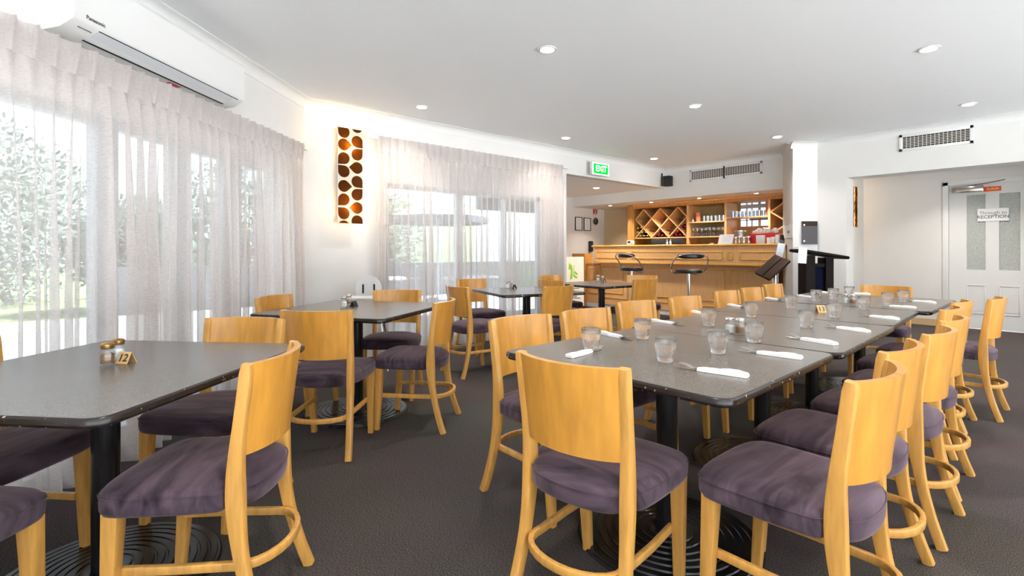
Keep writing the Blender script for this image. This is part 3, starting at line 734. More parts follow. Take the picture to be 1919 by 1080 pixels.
# ------------------------------------------------------------------ downlights
def make_down():
    root = empty('downlight')
    MB().lathe([(.070,-.001),(.067,-.006),(.052,-.008),(.050,-.002)], 28).build('trim_ring', M['trim'], root)
    MB().lathe([(.001,-.0035),(.050,-.0035),(.050,-.0095),(.001,-.0095)], 24).build('lens', M['lamp'], root)
    return root
dl = make_down(); df_ = [True]; LASTD = [None]
def down(x, y, z, lab, W_=None, vis=True):
    c = dl if df_[0] else copy_tree(dl); df_[0] = False; LASTD[0] = c; c.location = (x,y,z); tag(c, lab, 'ceiling light', 'recessed ceiling downlights')
    ld = bpy.data.lights.new('downlight_lamp','AREA'); ld.shape = 'DISK'; ld.size = .07; ld.spread = math.radians(115); ld.energy = LAMP_W if W_ is None else W_; ld.color = (1,.93,.84)
    o = bpy.data.objects.new('downlight_lamp', ld); COL.objects.link(o); o.location = (x,y,z-.012)
for (px,py), lab in [((1026,92),'downlight in the upper middle, above the near part of the long table'),((1741,91),'downlight nearest the top right corner'),
  ((791,200),'downlight nearest the patterned wall light'),((1303,198),'downlight in the middle of the ceiling, right of centre'),
  ((1815,195),'downlight above the right-hand wall vent'),((1061,258),'downlight left of the exit sign above the curtain'),
  ((1457,256),'downlight beside the white pillar above the bar vent'),((1226,297),'furthest main ceiling downlight, above the small wall speaker')]:
    x, y = at(px,py,ZC); down(x,y,ZC,lab)
for x in (.55,2.65,4.75,6.85):
    for y in (-1.0,-2.9): down(x,y,ZC,'downlight behind the photographer')
down(.55,.85,ZC,'downlight above the photographer'); down(2.65,.85,ZC,'downlight above the near long table'); down(-1.5,-1.0,ZC,'downlight behind the photographer')
x, y = at(1118,352,2.27); down(x,y,2.27,'low-ceiling downlight in the alcove below the exit sign', 12)
for px, py in ((1221,379.5),(1311,370),(1418,359),(1144,385.5)):
    x, y = onx(px, 8.45)[1], 0
    yy = onx(px, 8.36)[0]; down(8.36, yy, 2.07, 'small downlight under the bar bulkhead, one of a row of four', 7); bpy.context.view_layer.update(); LASTD[0].scale = (.55,.55,1)
down(9.0,1.2,2.42,'hallway downlight hidden behind the header',9); down(9.0,-.6,2.42,'hallway downlight hidden behind the header',9)

# ------------------------------------------------------------------ patterned wall lights
def sconce(mtx, x0, x1, z0, z1, lab, rows=9):
    root = empty('wall_light'); root.matrix_world = mtx; tag(root, lab, 'wall light')
    W_ = x1-x0; Hh = z1-z0
    MB().box(x0+.03,x1-.03,-.02,-.001,z0+.05,z1-.05).build('backplate', M['trim'], root)
    MB().box(x0,x1,-.095,-.089,z0,z1).build('shade', M['shade_glass'], root)
    def drop(cx, cz, r, dirx, dirz, nm='teardrop_print'):
        pts = []; A = math.atan2(dirz, dirx)
        tip = 1.45
        for i in range(25):
            a = A+math.radians(45)+math.radians(270)*i/24; pts.append((cx+r*math.cos(a), cz+r*math.sin(a)))
        pts.append((cx+r*tip*math.cos(A), cz+r*tip*math.sin(A)))
        q = [(min(max(x,x0+.003),x1-.003), min(max(z,z0+.003),z1-.003)) for x,z in pts]
        vs = [(x,-.0965,z) for x,z in q]+[(x,-.0955,z) for x,z in q]; n = len(q)
        MB().add(vs, [tuple(range(n)), tuple(range(2*n-1,n-1,-1))]+[(i,(i+1)%n,n+(i+1)%n,n+i) for i in range(n)]).build(nm, M['amber'], root)
    r = W_*.226
    dl_ = [(.952,-1,1),(.822,1,0),(.68,-1,-1),(.542,-1,1),(.39,1,0),(.25,-1,-1),(.105,-1,1),(-.03,0,-1)]
    dr_ = [(1.025,0,1),(.87,1,-1),(.733,1,1),(.593,-1,0),(.447,1,-1),(.309,1,1),(.169,-1,0),(.03,1,-1)]
    for t, dx, dz in dl_: drop(x0+W_*.24, z0+Hh*t, r, dx, dz)
    for t, dx, dz in dr_: drop(x0+W_*.765, z0+Hh*t, r, dx, dz)
    for zz in (z0+Hh*.81, z0+Hh*.17):
        MB().lathe([(.001,zz-.03),(.016,zz-.02),(.02,zz),(.016,zz+.02),(.001,zz+.03)], 14, (x0+x1)/2, -.045).build('bulb', M['bulb'], root)
        pl = bpy.data.lights.new('bulb_lamp','POINT'); pl.energy = 2.0; pl.color = (1,.62,.25); pl.shadow_soft_size = .02
        po = bpy.data.objects.new('bulb_lamp', pl); COL.objects.link(po); po.parent = root; po.location = ((x0+x1)/2, -.074, zz)
        for xx in (x0+.004, x1-.004): MB().tube([(xx,-.02,zz),(xx,-.10,zz)], .004, 8).build('clip', M['chrome'], root)
X0, wq = ony(633, YB-.09); X1, wq2 = ony(680, YB-.09); zt = zof(241, (wq+wq2)/2); zb = zof(419.5, (wq+wq2)/2)
sconce(Matrix.Translation((0,YB,0)), X0, X1, zb, zt, 'tall wall light with black teardrop pattern glowing amber, beside the curtain')
ym = ony(1604,2.41)[0]; wq = ony(1604,2.41)[1]
sconce(Matrix.Translation((0,2.5,0)), ym-.22, ym+.07, zof(426,wq), zof(350,wq), 'patterned wall light partly hidden in the hallway opening')

# ------------------------------------------------------------------ air conditioner
ac = empty('air_conditioner'); ac.matrix_world = LM; tag(ac, 'white split-system air conditioner high on the left wall', 'air conditioner')
sa, sb = 1.36, 2.66
prof = [(0,2.46),(-.205,2.46),(-.232,2.445),(-.238,2.42),(-.238,2.205),(-.228,2.190),(-.165,2.155),(-.08,2.142),(0,2.142)]
def ext(mb, prof, a, b):
    n = len(prof); vs = [(a,y,z) for y,z in prof]+[(b,y,z) for y,z in prof]
    return mb.add(vs, [tuple(range(n)), tuple(range(2*n-1,n-1,-1))]+[(i,(i+1)%n,n+(i+1)%n,n+i) for i in range(n)], True)
ext(MB(), prof, sa, sb).build('casing', M['white_plastic'], ac, ang=50)
MB().add([(sa+.10,-.222,2.1850),(sb-.14,-.222,2.1850),(sb-.14,-.150,2.1510),(sa+.10,-.150,2.1510),(sa+.10,-.222,2.1830),(sb-.14,-.222,2.1830),(sb-.14,-.150,2.1490),(sa+.10,-.150,2.1490)],
   [(0,1,2,3),(4,5,6,7),(0,1,5,4),(1,2,6,5),(2,3,7,6),(3,0,4,7)]).build('flap', M['grey_plastic'], ac)
MB().box(sa+.10,sb-.14,-.148,-.138,2.146,2.150).box(sa+.06,sb-.14,-.2285,-.2245,2.186,2.189).build('slot', M['black_hole'], ac)
MB().box(1.83,1.92,-.12,-.09,2.143,2.1455).build('red_label', M['red'], ac)
text('maker_lettering', 'Panasonic', .026, M['ink'], ac, (sb-.11,-.2392,2.222), (PI/2,0,PI), .0003, bold=.0005)
MB().box(sb-.12,sb-.05,-.206,-.204,2.173,2.176).build('stripe', M['ink'], ac)
ac['kind'] = 'thing'

# ------------------------------------------------------------------ wall vents
def vent(X, p0, p1, p2, p3, ncol, nrow, lab):
    """p0..p3: left-top, left-bottom, right-top, right-bottom pixels of the grille"""
    ya, wa = onx(p0[0], X-.01); yb, wb = onx(p2[0], X-.01)
    zt = (zof(p0[1],wa)+zof(p2[1],wb))/2; zb = (zof(p1[1],wa)+zof(p3[1],wb))/2
    root = empty('air_vent', (0,0,0)); tag(root, lab, 'vent'); e = .035
    MB().box(X-.004,X-.001,yb,ya,zb,zt).build('backing', M['black_hole'], root)
    f = MB(); f.rbox(X-.018,X-.0005,yb-e,yb,zb-e,zt+e).rbox(X-.018,X-.0005,ya,ya+e,zb-e,zt+e).rbox(X-.018,X-.0005,yb-e,ya+e,zt,zt+e).rbox(X-.018,X-.0005,yb-e,ya+e,zb-e,zb)
    f.build('frame', M['trim'], root)
    g = MB()
    for i in range(1,ncol): y = yb+(ya-yb)*i/ncol; g.box(X-.013,X-.006,y-.003,y+.003,zb,zt)
    for i in range(1,nrow): z = zb+(zt-zb)*i/nrow; g.box(X-.014,X-.007,yb,ya,z-.003,z+.003)
    g.build('grille', M['vent_grille'], root)
vent(XR, (1692,258),(1692,279),(1817.7,241),(1817.7,263.5), 16, 7, 'rectangular grille vent above the hallway opening')
vent(XB, (1296.5,323),(1296.5,337.5),(1355.5,315),(1355.5,330), 14, 7, 'left half of the double vent above the bar')
vent(XB, (1359.5,314),(1359.5,329),(1424.6,306.5),(1424.6,321.5), 14, 7, 'right half of the double vent above the bar')

# ------------------------------------------------------------------ exit sign, speaker
ex = empty('exit_sign'); ye = YB-.12; xa, wa = ony(1112, ye); xb, wb = ony(1140.5, ye); zt = zof(304.5,wa); zb = zof(325,wa)
tag(ex, 'green illuminated exit sign under the ceiling', 'sign')
MB().rbox(xa-.02,xb+.02,ye,ye+.05,zb-.015,zt+.015,.006).build('housing', M['trim'], ex)
MB().box(xa-.012,xb+.012,ye-.003,ye-.0005,zb-.008,zt+.008).build('border', M['exit_white'], ex)
MB().box(xa+.008,xb-.008,ye-.0045,ye-.003,zb+.008,zt-.008).build('face', M['exit_green'], ex)
text('lettering', 'EXIT', (zt-zb)*.78, M['exit_white'], ex, ((xa+xb)/2+.005,ye-.0055,(zt+zb)/2), (PI/2,0,0), .0004, bold=.003, sx=1.0)
MB().box((xa+xb)/2-.06,(xa+xb)/2+.06,ye+.05,YB-.001,(zt+zb)/2-.05,(zt+zb)/2+.05).build('bracket', M['trim'], ex)
sp = empty('wall_speaker'); tag(sp, 'small black speaker in the corner above the bar', 'speaker')
y_, w_ = onx(1253, 7.98); z_ = zof(340, w_)
MB().rbox(7.90,8.02,y_-.07,y_+.06,z_-.09,z_+.09,.01).build('cabinet', M['black_matt'], sp)
MB().box(8.02,8.079,y_-.02,y_+.02,z_-.02,z_+.02).build('bracket', M['black_matt'], sp)
cable = MB(); X_, w_ = ony(1241, YB-.01); cable.tube([(X_,YB-.012,zof(325,w_)),(X_,YB-.012,zof(349,w_))], .012, 6); tag(cable.build('wall_cable', M['black_matt']), 'thin black strip on the corner left of the speaker', 'cable')

# ------------------------------------------------------------------ the bar
bar = empty('bar_counter'); tag(bar, 'long oak-panelled bar counter with a rounded timber top', 'bar')
XN = 7.80; YE = onx(1109, XN)[0]; YR = 3.035
b = MB(); pf = [(XN+.03,1.205),(XN+.005,1.212),(XN-.004,1.226),(XN+.005,1.240),(XN+.03,1.245),(8.30,1.245),(8.30,1.205)]
yend = lambda x: 3.085 if x > 8.07 else 2.71+.59*(x-7.47)+.012
n = len(pf); vs = [(x,yend(x),z) for x,z in pf]+[(x,YE,z) for x,z in pf]
b.add(vs, [tuple(range(n)), tuple(range(2*n-1,n-1,-1))]+[(i,(i+1)%n,n+(i+1)%n,n+i) for i in range(n)], True).build('counter_top', M['bar_top'], bar, ang=50)
XU = XN+.035; YU = YE-.04; zu0, zu1 = .915, 1.205
YP = 3.085
MB().prism([(XU,yend(XU)),(8.06,yend(8.06)),(8.08,3.09),(8.28,3.09),(8.28,YU),(XU,YU)],zu0,zu1).build('upper_fascia', M['oak'], bar)
MB().rbox(XU-.012,XU+.02,yend(XU+.02),YU+.012,zu0-.012,zu0+.02,.006).build('fascia_moulding', M['bar_top'], bar)
XL = 8.0; YLw = YU-.03
MB().box(XL,8.26,3.14,YLw,.08,zu0).build('lower_body', M['oak'], bar)
MB().box(XL-.015,8.26,3.14,YLw+.015,.08,.21).build('plinth', M['oak'], bar)
MB().rbox(XL-.025,XL+.01,3.14,YLw+.02,.205,.225,.005).build('plinth_moulding', M['bar_top'], bar)
MB().box(XL-.005,8.26,3.14,YLw,.0,.08).build('kickboard', M['grey_plastic'], bar)
def panel(X, pa, pb, za, zb, nm='raised_panel'):
    ya = onx(pa, X)[0]; yb = onx(pb, X)[0]; t = .022
    root = MB(); root.box(X-.004,X+.001,yb+t,ya-t,za+t,zb-t)
    o = root.build(nm, M['oak'], bar)
    f = MB()
    for y0_,y1_,z0_,z1_ in ((yb,yb+t,za,zb),(ya-t,ya,za,zb),(yb,ya,za,za+t),(yb,ya,zb-t,zb)): f.rbox(X-.014,X+.001,y0_,y1_,z0_,z1_,.006,2)
    f.build('panel_moulding', M['bar_top'], o)
for pa, pb in ((1118,1175),(1184,1355),(1363,1374),(1386,1458)): panel(XU, pa, pb, .99, 1.13)
for pa, pb in ((1127,1169),(1178,1359),(1370,1382),(1394,1455)): panel(XL, pa, pb, .30, .83)
# return cabinet at the bar's left end
rc = empty('side_cabinet'); tag(rc, 'low oak cabinet at the left end of the bar', 'cabinet')
ya, yb = onx(1101, 8.02)[0], YLw+.03
MB().box(8.02,8.5,yb,ya,.08,.86).build('body', M['oak'], rc); MB().box(8.0,8.5,yb,ya+.02,.86,.885).build('top', M['oak_dark'], rc)
f = MB(); t = .02; a_, b_ = ya-.05, yb+.04
for y0_,y1_,z0_,z1_ in ((b_,b_+t,.28,.80),(a_-t,a_,.28,.80),(b_,a_,.28,.30),(b_,a_,.78,.80)): f.rbox(8.005,8.021,y0_,y1_,z0_,z1_,.005,2)
f.build('door_moulding', M['bar_top'], rc); MB().box(8.01,8.5,yb,ya,0,.08).build('kickboard', M['grey_plastic'], rc)

# back bar shelving
bb = empty('back_bar_cabinet'); tag(bb, 'tall oak back-bar cabinet with wine racks and glass shelves', 'cabinet')
XF, XK = 8.68, 9.12
def Yp(px, X=XF): return onx(px, X)[0]
def Zp(px, py, X=XF): y, w_ = onx(px, X); return zof(py, w_)
yl, yr = Yp(1190), 3.08
MB().rbox(XF-.03,XK,yr,yl,1.985,2.068,.01).build('crown_rail', M['oak_dark'], bb)
MB().rbox(XF-.045,XF,yr,yl+.02,2.035,2.068,.01).build('crown_moulding', M['oak'], bb)
a_ = MB(); 
pts = [(XF-.02,yl)]+[(XF+.20-.22*math.cos(t),yl+.28*math.sin(t)) for t in [PI/2*i/8 for i in range(9)]]+[(XK,yl+.28),(XK,yl)]
a_.prism(pts, .9, 2.066).build('curved_end_panel', M['oak_dark'], bb)
for px0, px1 in ((1287,1291),(1358,1362),(1440,1444)):
    MB().box(XF,XK,Yp(px1),Yp(px0),.9,1.985).build('divider', M['oak'], bb)
zr0, zr1 = Zp(1191,446), 1.96
MB().box(XF,XK,Yp(1287),yl,zr0-.02,zr0).build('shelf', M['oak'], bb)
MB().box(XK-.01,XK+.02,yr,yl,.9,2.0).build('back_panel', mat('bar_back_tan', (.42,.30,.12), .6, noise_amt=.2, noise_scale=5), bb)
def rack(ya, yb, z0, z1, n, half=False):
    step = (ya-yb)/n; t = .009
    def slat(y0_, z0_, y1_, z1_):
        if abs(y1_-y0_) < .01: return
        d = Vector((y1_-y0_, z1_-z0_)); L = d.length; d.normalize(); q = Vector((-d.y,d.x))*t
        c = [(y0_+q.x,z0_+q.y),(y1_+q.x,z1_+q.y),(y1_-q.x,z1_-q.y),(y0_-q.x,z0_-q.y)]
        vs = [(XF+.01,y,z) for y,z in c]+[(XK-.03,y,z) for y,z in c]
        MB().add(vs, [(0,1,2,3),(7,6,5,4),(0,1,5,4),(1,2,6,5),(2,3,7,6),(3,0,4,7)]).build('rack_slat', M['oak'], bb)
    zm = (z0+z1)/2; hh = (z1-z0)
    # diagonals: each slat spans the full height over one and a half steps
    for i in range(-2, n+2):
        for sg in (1,-1):
            ys = yb+step*(i+.5); ye_ = ys+sg*step*1.0*1.0*hh/(hh); 
            # param line from (ys,z1) to (ys+sg*1.5*step, z0)
            P = Vector((ys,z1)); Q = Vector((ys+sg*1.5*step,z0)); t0, t1 = 0.0, 1.0
            dy = Q.x-P.x
            for bound, s_ in ((yb,1),(ya,-1)):
                fa = s_*(P.x-bound); fb = s_*(Q.x-bound)
                if fa < 0 and fb < 0: t0 = 2
                elif fa < 0: t0 = max(t0, fa/(fa-fb))
                elif fb < 0: t1 = min(t1, fa/(fa-fb))
            if t0 < t1-.03: A_ = P+(Q-P)*t0; B_ = P+(Q-P)*t1; slat(A_.x,A_.y,B_.x,B_.y)
rack(yl-.01, Yp(1287), zr0, 1.965, 3)
rack(Yp(1444), Yp(1444)-.55, zr0, 1.965, 1)
z1a, z2a, z3a = Zp(1325,415), Zp(1325,443), Zp(1400,406)
for (pa, pb, z, nm) in ((1291,1358,z1a,'shelf'),(1291,1358,z2a,'shelf'),(1362,1440,z3a,'shelf')):
    MB().box(XF,XK-.02,Yp(pb),Yp(pa),z-.018,z).build(nm, M['oak'], bb)
MB().box(XF+.05,XK,yr,yl+.2,.0,.9).build('lower_cupboard', M['oak_dark'], bb)
tag(MB().rbox(8.27,8.62,3.1,YLw,.88,.918,.006).box(8.30,8.6,3.1,YLw,0,.88).build('service_bench', M['oak_dark']), 'low service bench behind the bar carrying the monitors', 'bench')
# window behind the right bay: frame, self-glowing pane
pw = MB(); ya, yb = Yp(1389,XK-.015), Yp(1440,XK-.015); za, zb = Zp(1410,424,XK-.015), Zp(1410,380,XK-.015)
mr = tag(empty('window_3'), kind='structure')
MB().box(XK-.016,XK-.013,yb,ya,za,zb).build('window_pane', M['sky_pane'], mr)
f = MB(); 
for y in (ya-.11, ya-.20, ya-.32, yb+.13): f.box(XK-.024,XK-.016,y-.012,y+.012,za,zb)
f.box(XK-.026,XK-.016,yb,ya,zb-.10,zb-.03).box(XK-.024,XK-.016,yb,ya,za+.10,za+.115)
f.build('window_frame', M['trim'], mr)
MB().box(XK-.030,XK-.018,yb,ya-.16,za+.105,za+.15).build('sash_bar', M['block'], mr)

# wine bottles lying in the racks
def make_bottle(m_cap):
    b = MB(); b.m = Matrix.Rotation(-PI/2, 4, 'Y') @ Matrix.Identity(4)
    b.lathe([(.001,-.0),(.034,0),(.037,.004),(.037,.18),(.030,.21),(.014,.235),(.0135,.29),(.001,.292)], 16)
    b.cur = 1; b.lathe([(.0145,.245),(.015,.296),(.001,.2985)], 12)
    return b.build('wine_bottle', [M['bottle'], m_cap])
bots = {}
def bottle(y, z, kind, lab, grp):
    if kind not in bots: c = bots[kind] = make_bottle({'r':M['dark_red'],'g':mat('gold_foil',(.45,.38,.12),.4),'s':M['steel']}[kind])
    else: c = bots[kind].copy(); COL.objects.link(c)
    c.location = (XF+.315, y, z); tag(c, lab, 'bottle', grp)
step = (yl-.01-Yp(1287))/3; yl_ = yl-.01; hh = 1.965-zr0
def tri(c, kind, rows, lab, grp):
    for r, nn in enumerate(rows):
        for q in range(nn): bottle(c+(q-(nn-1)/2)*.082, zr0+.041+r*.072, kind, lab, grp)
# bottom triangles lie between slat feet at 0, 1, 2, 3 steps
tri(yl_-step*.5, 'g', (3,2), 'wine bottle with pale neck in the lower left of the wine rack', 'pale-necked bottles in the wine rack')
tri(yl_-step*1.5, 'r', (4,2), 'red-capped wine bottle in the middle bottom cell of the rack', 'red-capped bottles in the middle of the wine rack')
tri(yl_-step*2.5, 'r', (4,1), 'red-capped wine bottle in the right bottom cell of the rack', 'red-capped bottles in the right of the wine rack')

for dy, dz in ((.05,.115),(.05,.195),(.13,.205)):
    bottle(yl_-dy, zr0+dz, 'g', 'pale-necked wine bottle against the left end of the wine rack', 'pale-necked bottles at the left end of the rack')
    bottle(yl_-step*3+dy, zr0+dz, 'r', 'red-capped wine bottle against the right post of the wine rack', 'red-capped bottles at the right post of the rack')
# glasses on the shelves
tg = MB(); tg.lathe([(.001,0),(.028,0),(.034,.10),(.032,.10),(.026,.006),(.001,.006)], 14)
shg = tg.build('shelf_glass', M['thin_glass']); wg = MB(); wg.lathe([(.03,0),(.03,.003),(.004,.008),(.004,.07),(.028,.09),(.035,.12),(.028,.165),(.026,.165),(.033,.12),(.001,.082)], 14)
wgl = wg.build('stemmed_glass', M['thin_glass']); used = {}
def row(src, pa, pb, z, n, depth, lab, grp, X=None):
    ya, yb = Yp(pa), Yp(pb)
    for dpt in range(depth):
        for i in range(n):
            c = src if not used.get(src.name) else src.copy()
            if used.get(src.name): COL.objects.link(c)
            used[src.name] = True
            c.location = (XF+.06+dpt*.09, ya+(yb-ya)*(i+.5)/n+random.uniform(-.004,.004), z+.0008); tag(c, lab, 'glass', grp)
row(shg, 1313, 1357, z1a, 6, 2, 'straight glass on the upper middle shelf of the back bar', 'glasses on the upper middle shelf')
row(wgl, 1293, 1357, z2a, 8, 3, 'stemmed glass on the lower middle shelf of the back bar', 'glasses on the lower middle shelf')
row(shg, 1368, 1432, z3a, 9, 2, 'straight glass on the right-hand shelf of the back bar', 'glasses on the right-hand shelf')
y = Yp(1304.5); tag(MB().lathe([(.001,z1a+.001),(.045,z1a+.001),(.048,z1a+.17),(.001,z1a+.17)], 24, XF+.09, y).build('terracotta_cooler', M['terracotta']), 'terracotta wine cooler on the middle shelf of the back bar', 'wine cooler')
y = Yp(1436); tag(MB().lathe([(.001,z3a+.001),(.05,z3a+.001),(.055,z3a+.24),(.001,z3a+.24)], 24, XF+.12, y).build('terracotta_cooler', M['terracotta']), 'tall terracotta cooler at the right end of the upper shelf', 'wine cooler')
y = Yp(1296); tag(MB().lathe([(.001,z1a+.001),(.02,z1a+.001),(.02,z1a+.04),(.008,z1a+.05),(.008,z1a+.07),(.001,z1a+.07)], 16, XF+.06, y).build('small_jar', M['white_plastic']), 'tiny white jar left of the terracotta cooler', 'jar')

# things on the counter
ZB = 1.245
def ontop(px, X=7.95): return onx(px, X)[0]
def monitor(px, lab, rz=0):
    y = ontop(px, 8.45); r = empty('monitor', (8.45,y,.92), rz); tag(r, lab, 'monitor')
    MB().rbox(0,.03,-.165,.165,.20,.44,.006).build('screen', M['black_matt'], r); MB().box(.01,.03,-.03,.03,.02,.22).rbox(-.05,.09,-.1,.1,.0,.02).build('stand', M['black_matt'], r)
monitor(1235, 'left black monitor behind the bar counter'); monitor(1265, 'right black monitor behind the bar counter')
t = MB().rbox(7.98,8.10,ontop(1184,8.0),ontop(1176,8.0),ZB,ZB+.09,.008); r_ = t.build('payment_terminal', M['white_plastic']); tag(r_, 'white payment terminal at the left end of the bar top', 'payment terminal')
MB().box(7.976,7.981,ontop(1183,8.0),ontop(1178,8.0),ZB+.04,ZB+.075).build('display', M['black_matt'], r_)
for px, lab in ((1249.5,'left chrome pump bottle on the bar top'),(1256,'right small jug on the bar top')):
    y = ontop(px); tag(MB().lathe([(.001,ZB+.001),(.022,ZB+.001),(.022,ZB+.05),(.008,ZB+.06),(.008,ZB+.085),(.014,ZB+.09),(.001,ZB+.095)], 16, 7.97, y).build('chrome_dispenser', M['chrome']), lab, 'dispenser')
for px, lab in ((1333.5,'left small white cup on the bar top'),(1337.5,'right small white cup on the bar top')):
    y = ontop(px); tag(MB().lathe([(.001,ZB+.001),(.012,ZB+.001),(.018,ZB+.022),(.016,ZB+.022),(.001,ZB+.004)], 16, 7.92, y).build('small_cup', M['white_plastic']), lab, 'cup')
y0_, y1_ = ontop(1373,7.93), ontop(1346,7.93)
t = MB().add([(7.92,y0_,ZB+.001),(7.92,y1_,ZB+.001),(7.99,y1_,ZB+.155),(7.99,y0_,ZB+.155),(7.93,y0_,ZB+.001),(7.93,y1_,ZB+.001),(8.0,y1_,ZB+.155),(8.0,y0_,ZB+.155)], [(0,1,2,3),(4,5,6,7),(0,1,5,4),(1,2,6,5),(2,3,7,6),(3,0,4,7)])
r_ = t.build('counter_notice', M['paper']); tag(r_, 'white notice card leaning on the bar top', 'notice')
lt = MB()
for q in range(6): zq = .03+q*.019; lt.box(7.920+zq*.455-.003,7.920+zq*.455-.001,y0_+.04,y1_-.05-.02*(q%2),ZB+zq,ZB+zq+.004)
lt.build('print_lines', mat('pale_print',(.55,.6,.7),.6), r_)
def jar(px, X, r, h, fill, fh, lab, lid='chrome', seg=24):
    y = ontop(px, X); root = empty('storage_jar', (X,y,ZB+.001)); tag(root, lab, 'jar')
    MB().lathe([(.001,0),(r,0),(r*1.02,.01),(r*1.02,h),(r*.97,h),(r*.97,.008),(.001,.006)], seg).build('glass_body', M['jar_glass'], root)
    if fh: MB().lathe([(.001,.009),(r*.93,.009),(r*.93,fh),(r*.5,fh+.01),(.001,fh+.012)], seg).build('contents', M[fill], root)
    MB().lathe([(r*.9,h),(r*1.04,h+.002),(r*1.04,h+.014),(.001,h+.02)], seg).build('lid', M[lid], root)
jar(1379, 7.93, .035, .09, 'cashews', .07, 'small glass jar of nuts left on the bar top')
jar(1386, 7.95, .045, .10, 'cashews', .08, 'second glass jar of nuts on the bar top')
jar(1394, 7.92, .045, .09, 'cashews', .07, 'third glass jar of nuts on the bar top')
jar(1388, 8.13, .10, .20, 'cashews', 0, 'large empty glass canister behind the nut jars')
jar(1403, 7.97, .04, .10, 'cashews', .04, 'glass jar just left of the red machine')
rm = empty('counter_display'); tag(rm, 'red counter machine under a clear curved cover on the bar top', 'machine')
ya, yb = ontop(1405,8.05), 3.14
MB().rbox(8.0,8.28,yb,ya,ZB+.001,ZB+.16,.012).build('body', M['red'], rm)
dp = [(8.02,ZB+.16),(8.03,ZB+.235),(8.09,ZB+.275),(8.2,ZB+.27),(8.27,ZB+.19),(8.27,ZB+.16)]
c = MB(); c.add([(x,y,z) for y in (yb,ya) for x,z in dp], [tuple(range(6)),tuple(range(11,5,-1))]+[(i,i+1,7+i,6+i) for i in range(5)], True); c.build('clear_cover', M['clear'], rm)
for i in range(9): 
    yy = ya-.05-(ya-yb-.1)*i/8; MB().rbox(8.07,8.16,yy-.03,yy+.025,ZB+.162,ZB+.20+.02*(i%3),.015).build('pastry', M['cream'], rm)
MB().rbox(7.975,8.0,ontop(1434,7.98),ontop(1417,7.98),ZB+.001,ZB+.13,.006).build('front_screen', M['grey_plastic'], rm)
for i, (pa, pb, h_, lab) in enumerate([(1437,1444,.09,'white carton on the bar top, leftmost of three'),(1445,1451,.10,'white carton on the bar top, middle of three'),(1453,1459,.13,'white carton on the bar top, rightmost of three')]):
    tag(MB().rbox(7.90,7.96,ontop(pb,7.9),ontop(pa,7.9),ZB+.001,ZB+h_,.004).build('small_carton', M['white_plastic']), lab, 'box')
tag(MB().rbox(7.98,8.04,3.04,3.14,ZB+.001,ZB+.13,.01).build('dark_bottle_holder', M['brown_leather']), 'dark brown holder at the right end of the bar top', 'holder')

# ------------------------------------------------------------------ bar stools
def make_stool():
    root = empty('bar_stool')
    MB().lathe([(.001,0),(.20,.002),(.20,.010),(.12,.025),(.035,.045),(.001,.046)], 36).build('base', M['chrome'], root)
    MB().tube([(0,0,.04),(0,0,.80)], .028, 16).build('column', M['chrome'], root)
    MB().tube([(0,.0,.79),(.1,.05,.775),(.19,.08,.765)], .006, 8).build('lever', M['chrome'], root)
    st = MB(); st.lathe([(.001,.79),(.16,.79),(.195,.80),(.20,.82),(.195,.845),(.15,.858),(.001,.862)], 36); st.build('seat', M['leather'], root)
    fr = MB()
    for sg in (-1,1):
        fr.tube(smooth_path([(sg*.10,.08,.79),(sg*.21,.06,.80),(sg*.262,.0,.87),(sg*.262,-.07,.96),(sg*.235,-.15,1.03),(sg*.15,-.205,1.075),(0,-.225,1.09)],6), .011, 8)
    fr.build('armrest_frame', M['chrome'], root)
    pa = [(.205*math.sin(a)*1.05, -.205*math.cos(a)+.0, 1.055) for a in [math.radians(-62+124*i/16) for i in range(17)]]
    MB().sweep(pa, lambda i: rsec(.035, .075*(1-.55*abs((i-8)/8)**4), .017, 4)).build('backrest', M['leather'], root, ang=70)
    return root
s1_ = make_stool(); x, y = W((1291-CX)/F*7.75, 7.75); s1_.location = (x,y,0); s1_.rotation_euler = (0,0,math.radians(48.9-2)-PI/2)
tag(s1_, 'right-hand black and chrome bar stool, its back to the camera', 'bar stool', 'bar stools')
s2_ = copy_tree(s1_); x, y = W((1184-CX)/F*8.75, 8.75); s2_.location = (x,y,0); s2_.rotation_euler = (0,0,math.radians(48.9-62)-PI/2)
tag(s2_, 'left-hand black and chrome bar stool turned to the side', 'bar stool', 'bar stools')

# ------------------------------------------------------------------ alcove wall items
YA = 7.3
def framed(p0, p1, lab):
    xa, wa = ony(p0[0], YA-.01); xb, wb = ony(p1[0], YA-.01); zt, zb = zof(p0[1],wa), zof(p1[1],wb)
    r = empty('framed_certificate'); tag(r, lab, 'picture frame', 'framed certificates on the alcove wall')
    f = MB(); t = .014
    f.box(xa,xb,YA-.018,YA-.001,zb,zb+t).box(xa,xb,YA-.018,YA-.001,zt-t,zt).box(xa,xa+t,YA-.018,YA-.001,zb,zt).box(xb-t,xb,YA-.018,YA-.001,zb,zt); f.build('frame', M['black_matt'], r)
    MB().box(xa+t,xb-t,YA-.008,YA-.002,zb+t,zt-t).build('certificate', M['paper'], r)
    l_ = MB(); cx_ = (xa+xb)/2; l_.box(cx_-.02,cx_+.02,YA-.0095,YA-.008,zt-.07,zt-.05)
    for q in range(5): l_.box(cx_-.045,cx_+.045,YA-.0092,YA-.008,zt-.11-q*.03,zt-.113-q*.03)
    l_.build('print_lines', mat('grey_print',(.4,.4,.4),.6), r)
framed((1078.5,406.5),(1091.5,432.5), 'left framed certificate on the alcove wall'); framed((1094.5,408),(1107.5,433), 'right framed certificate on the alcove wall, beside the clock')
X_, w_ = ony(1117, YA-.03); zc_ = zof(415, w_); ck = empty('wall_clock', (X_,YA,zc_)); tag(ck, 'round silver wall clock with black face in the alcove', 'clock')
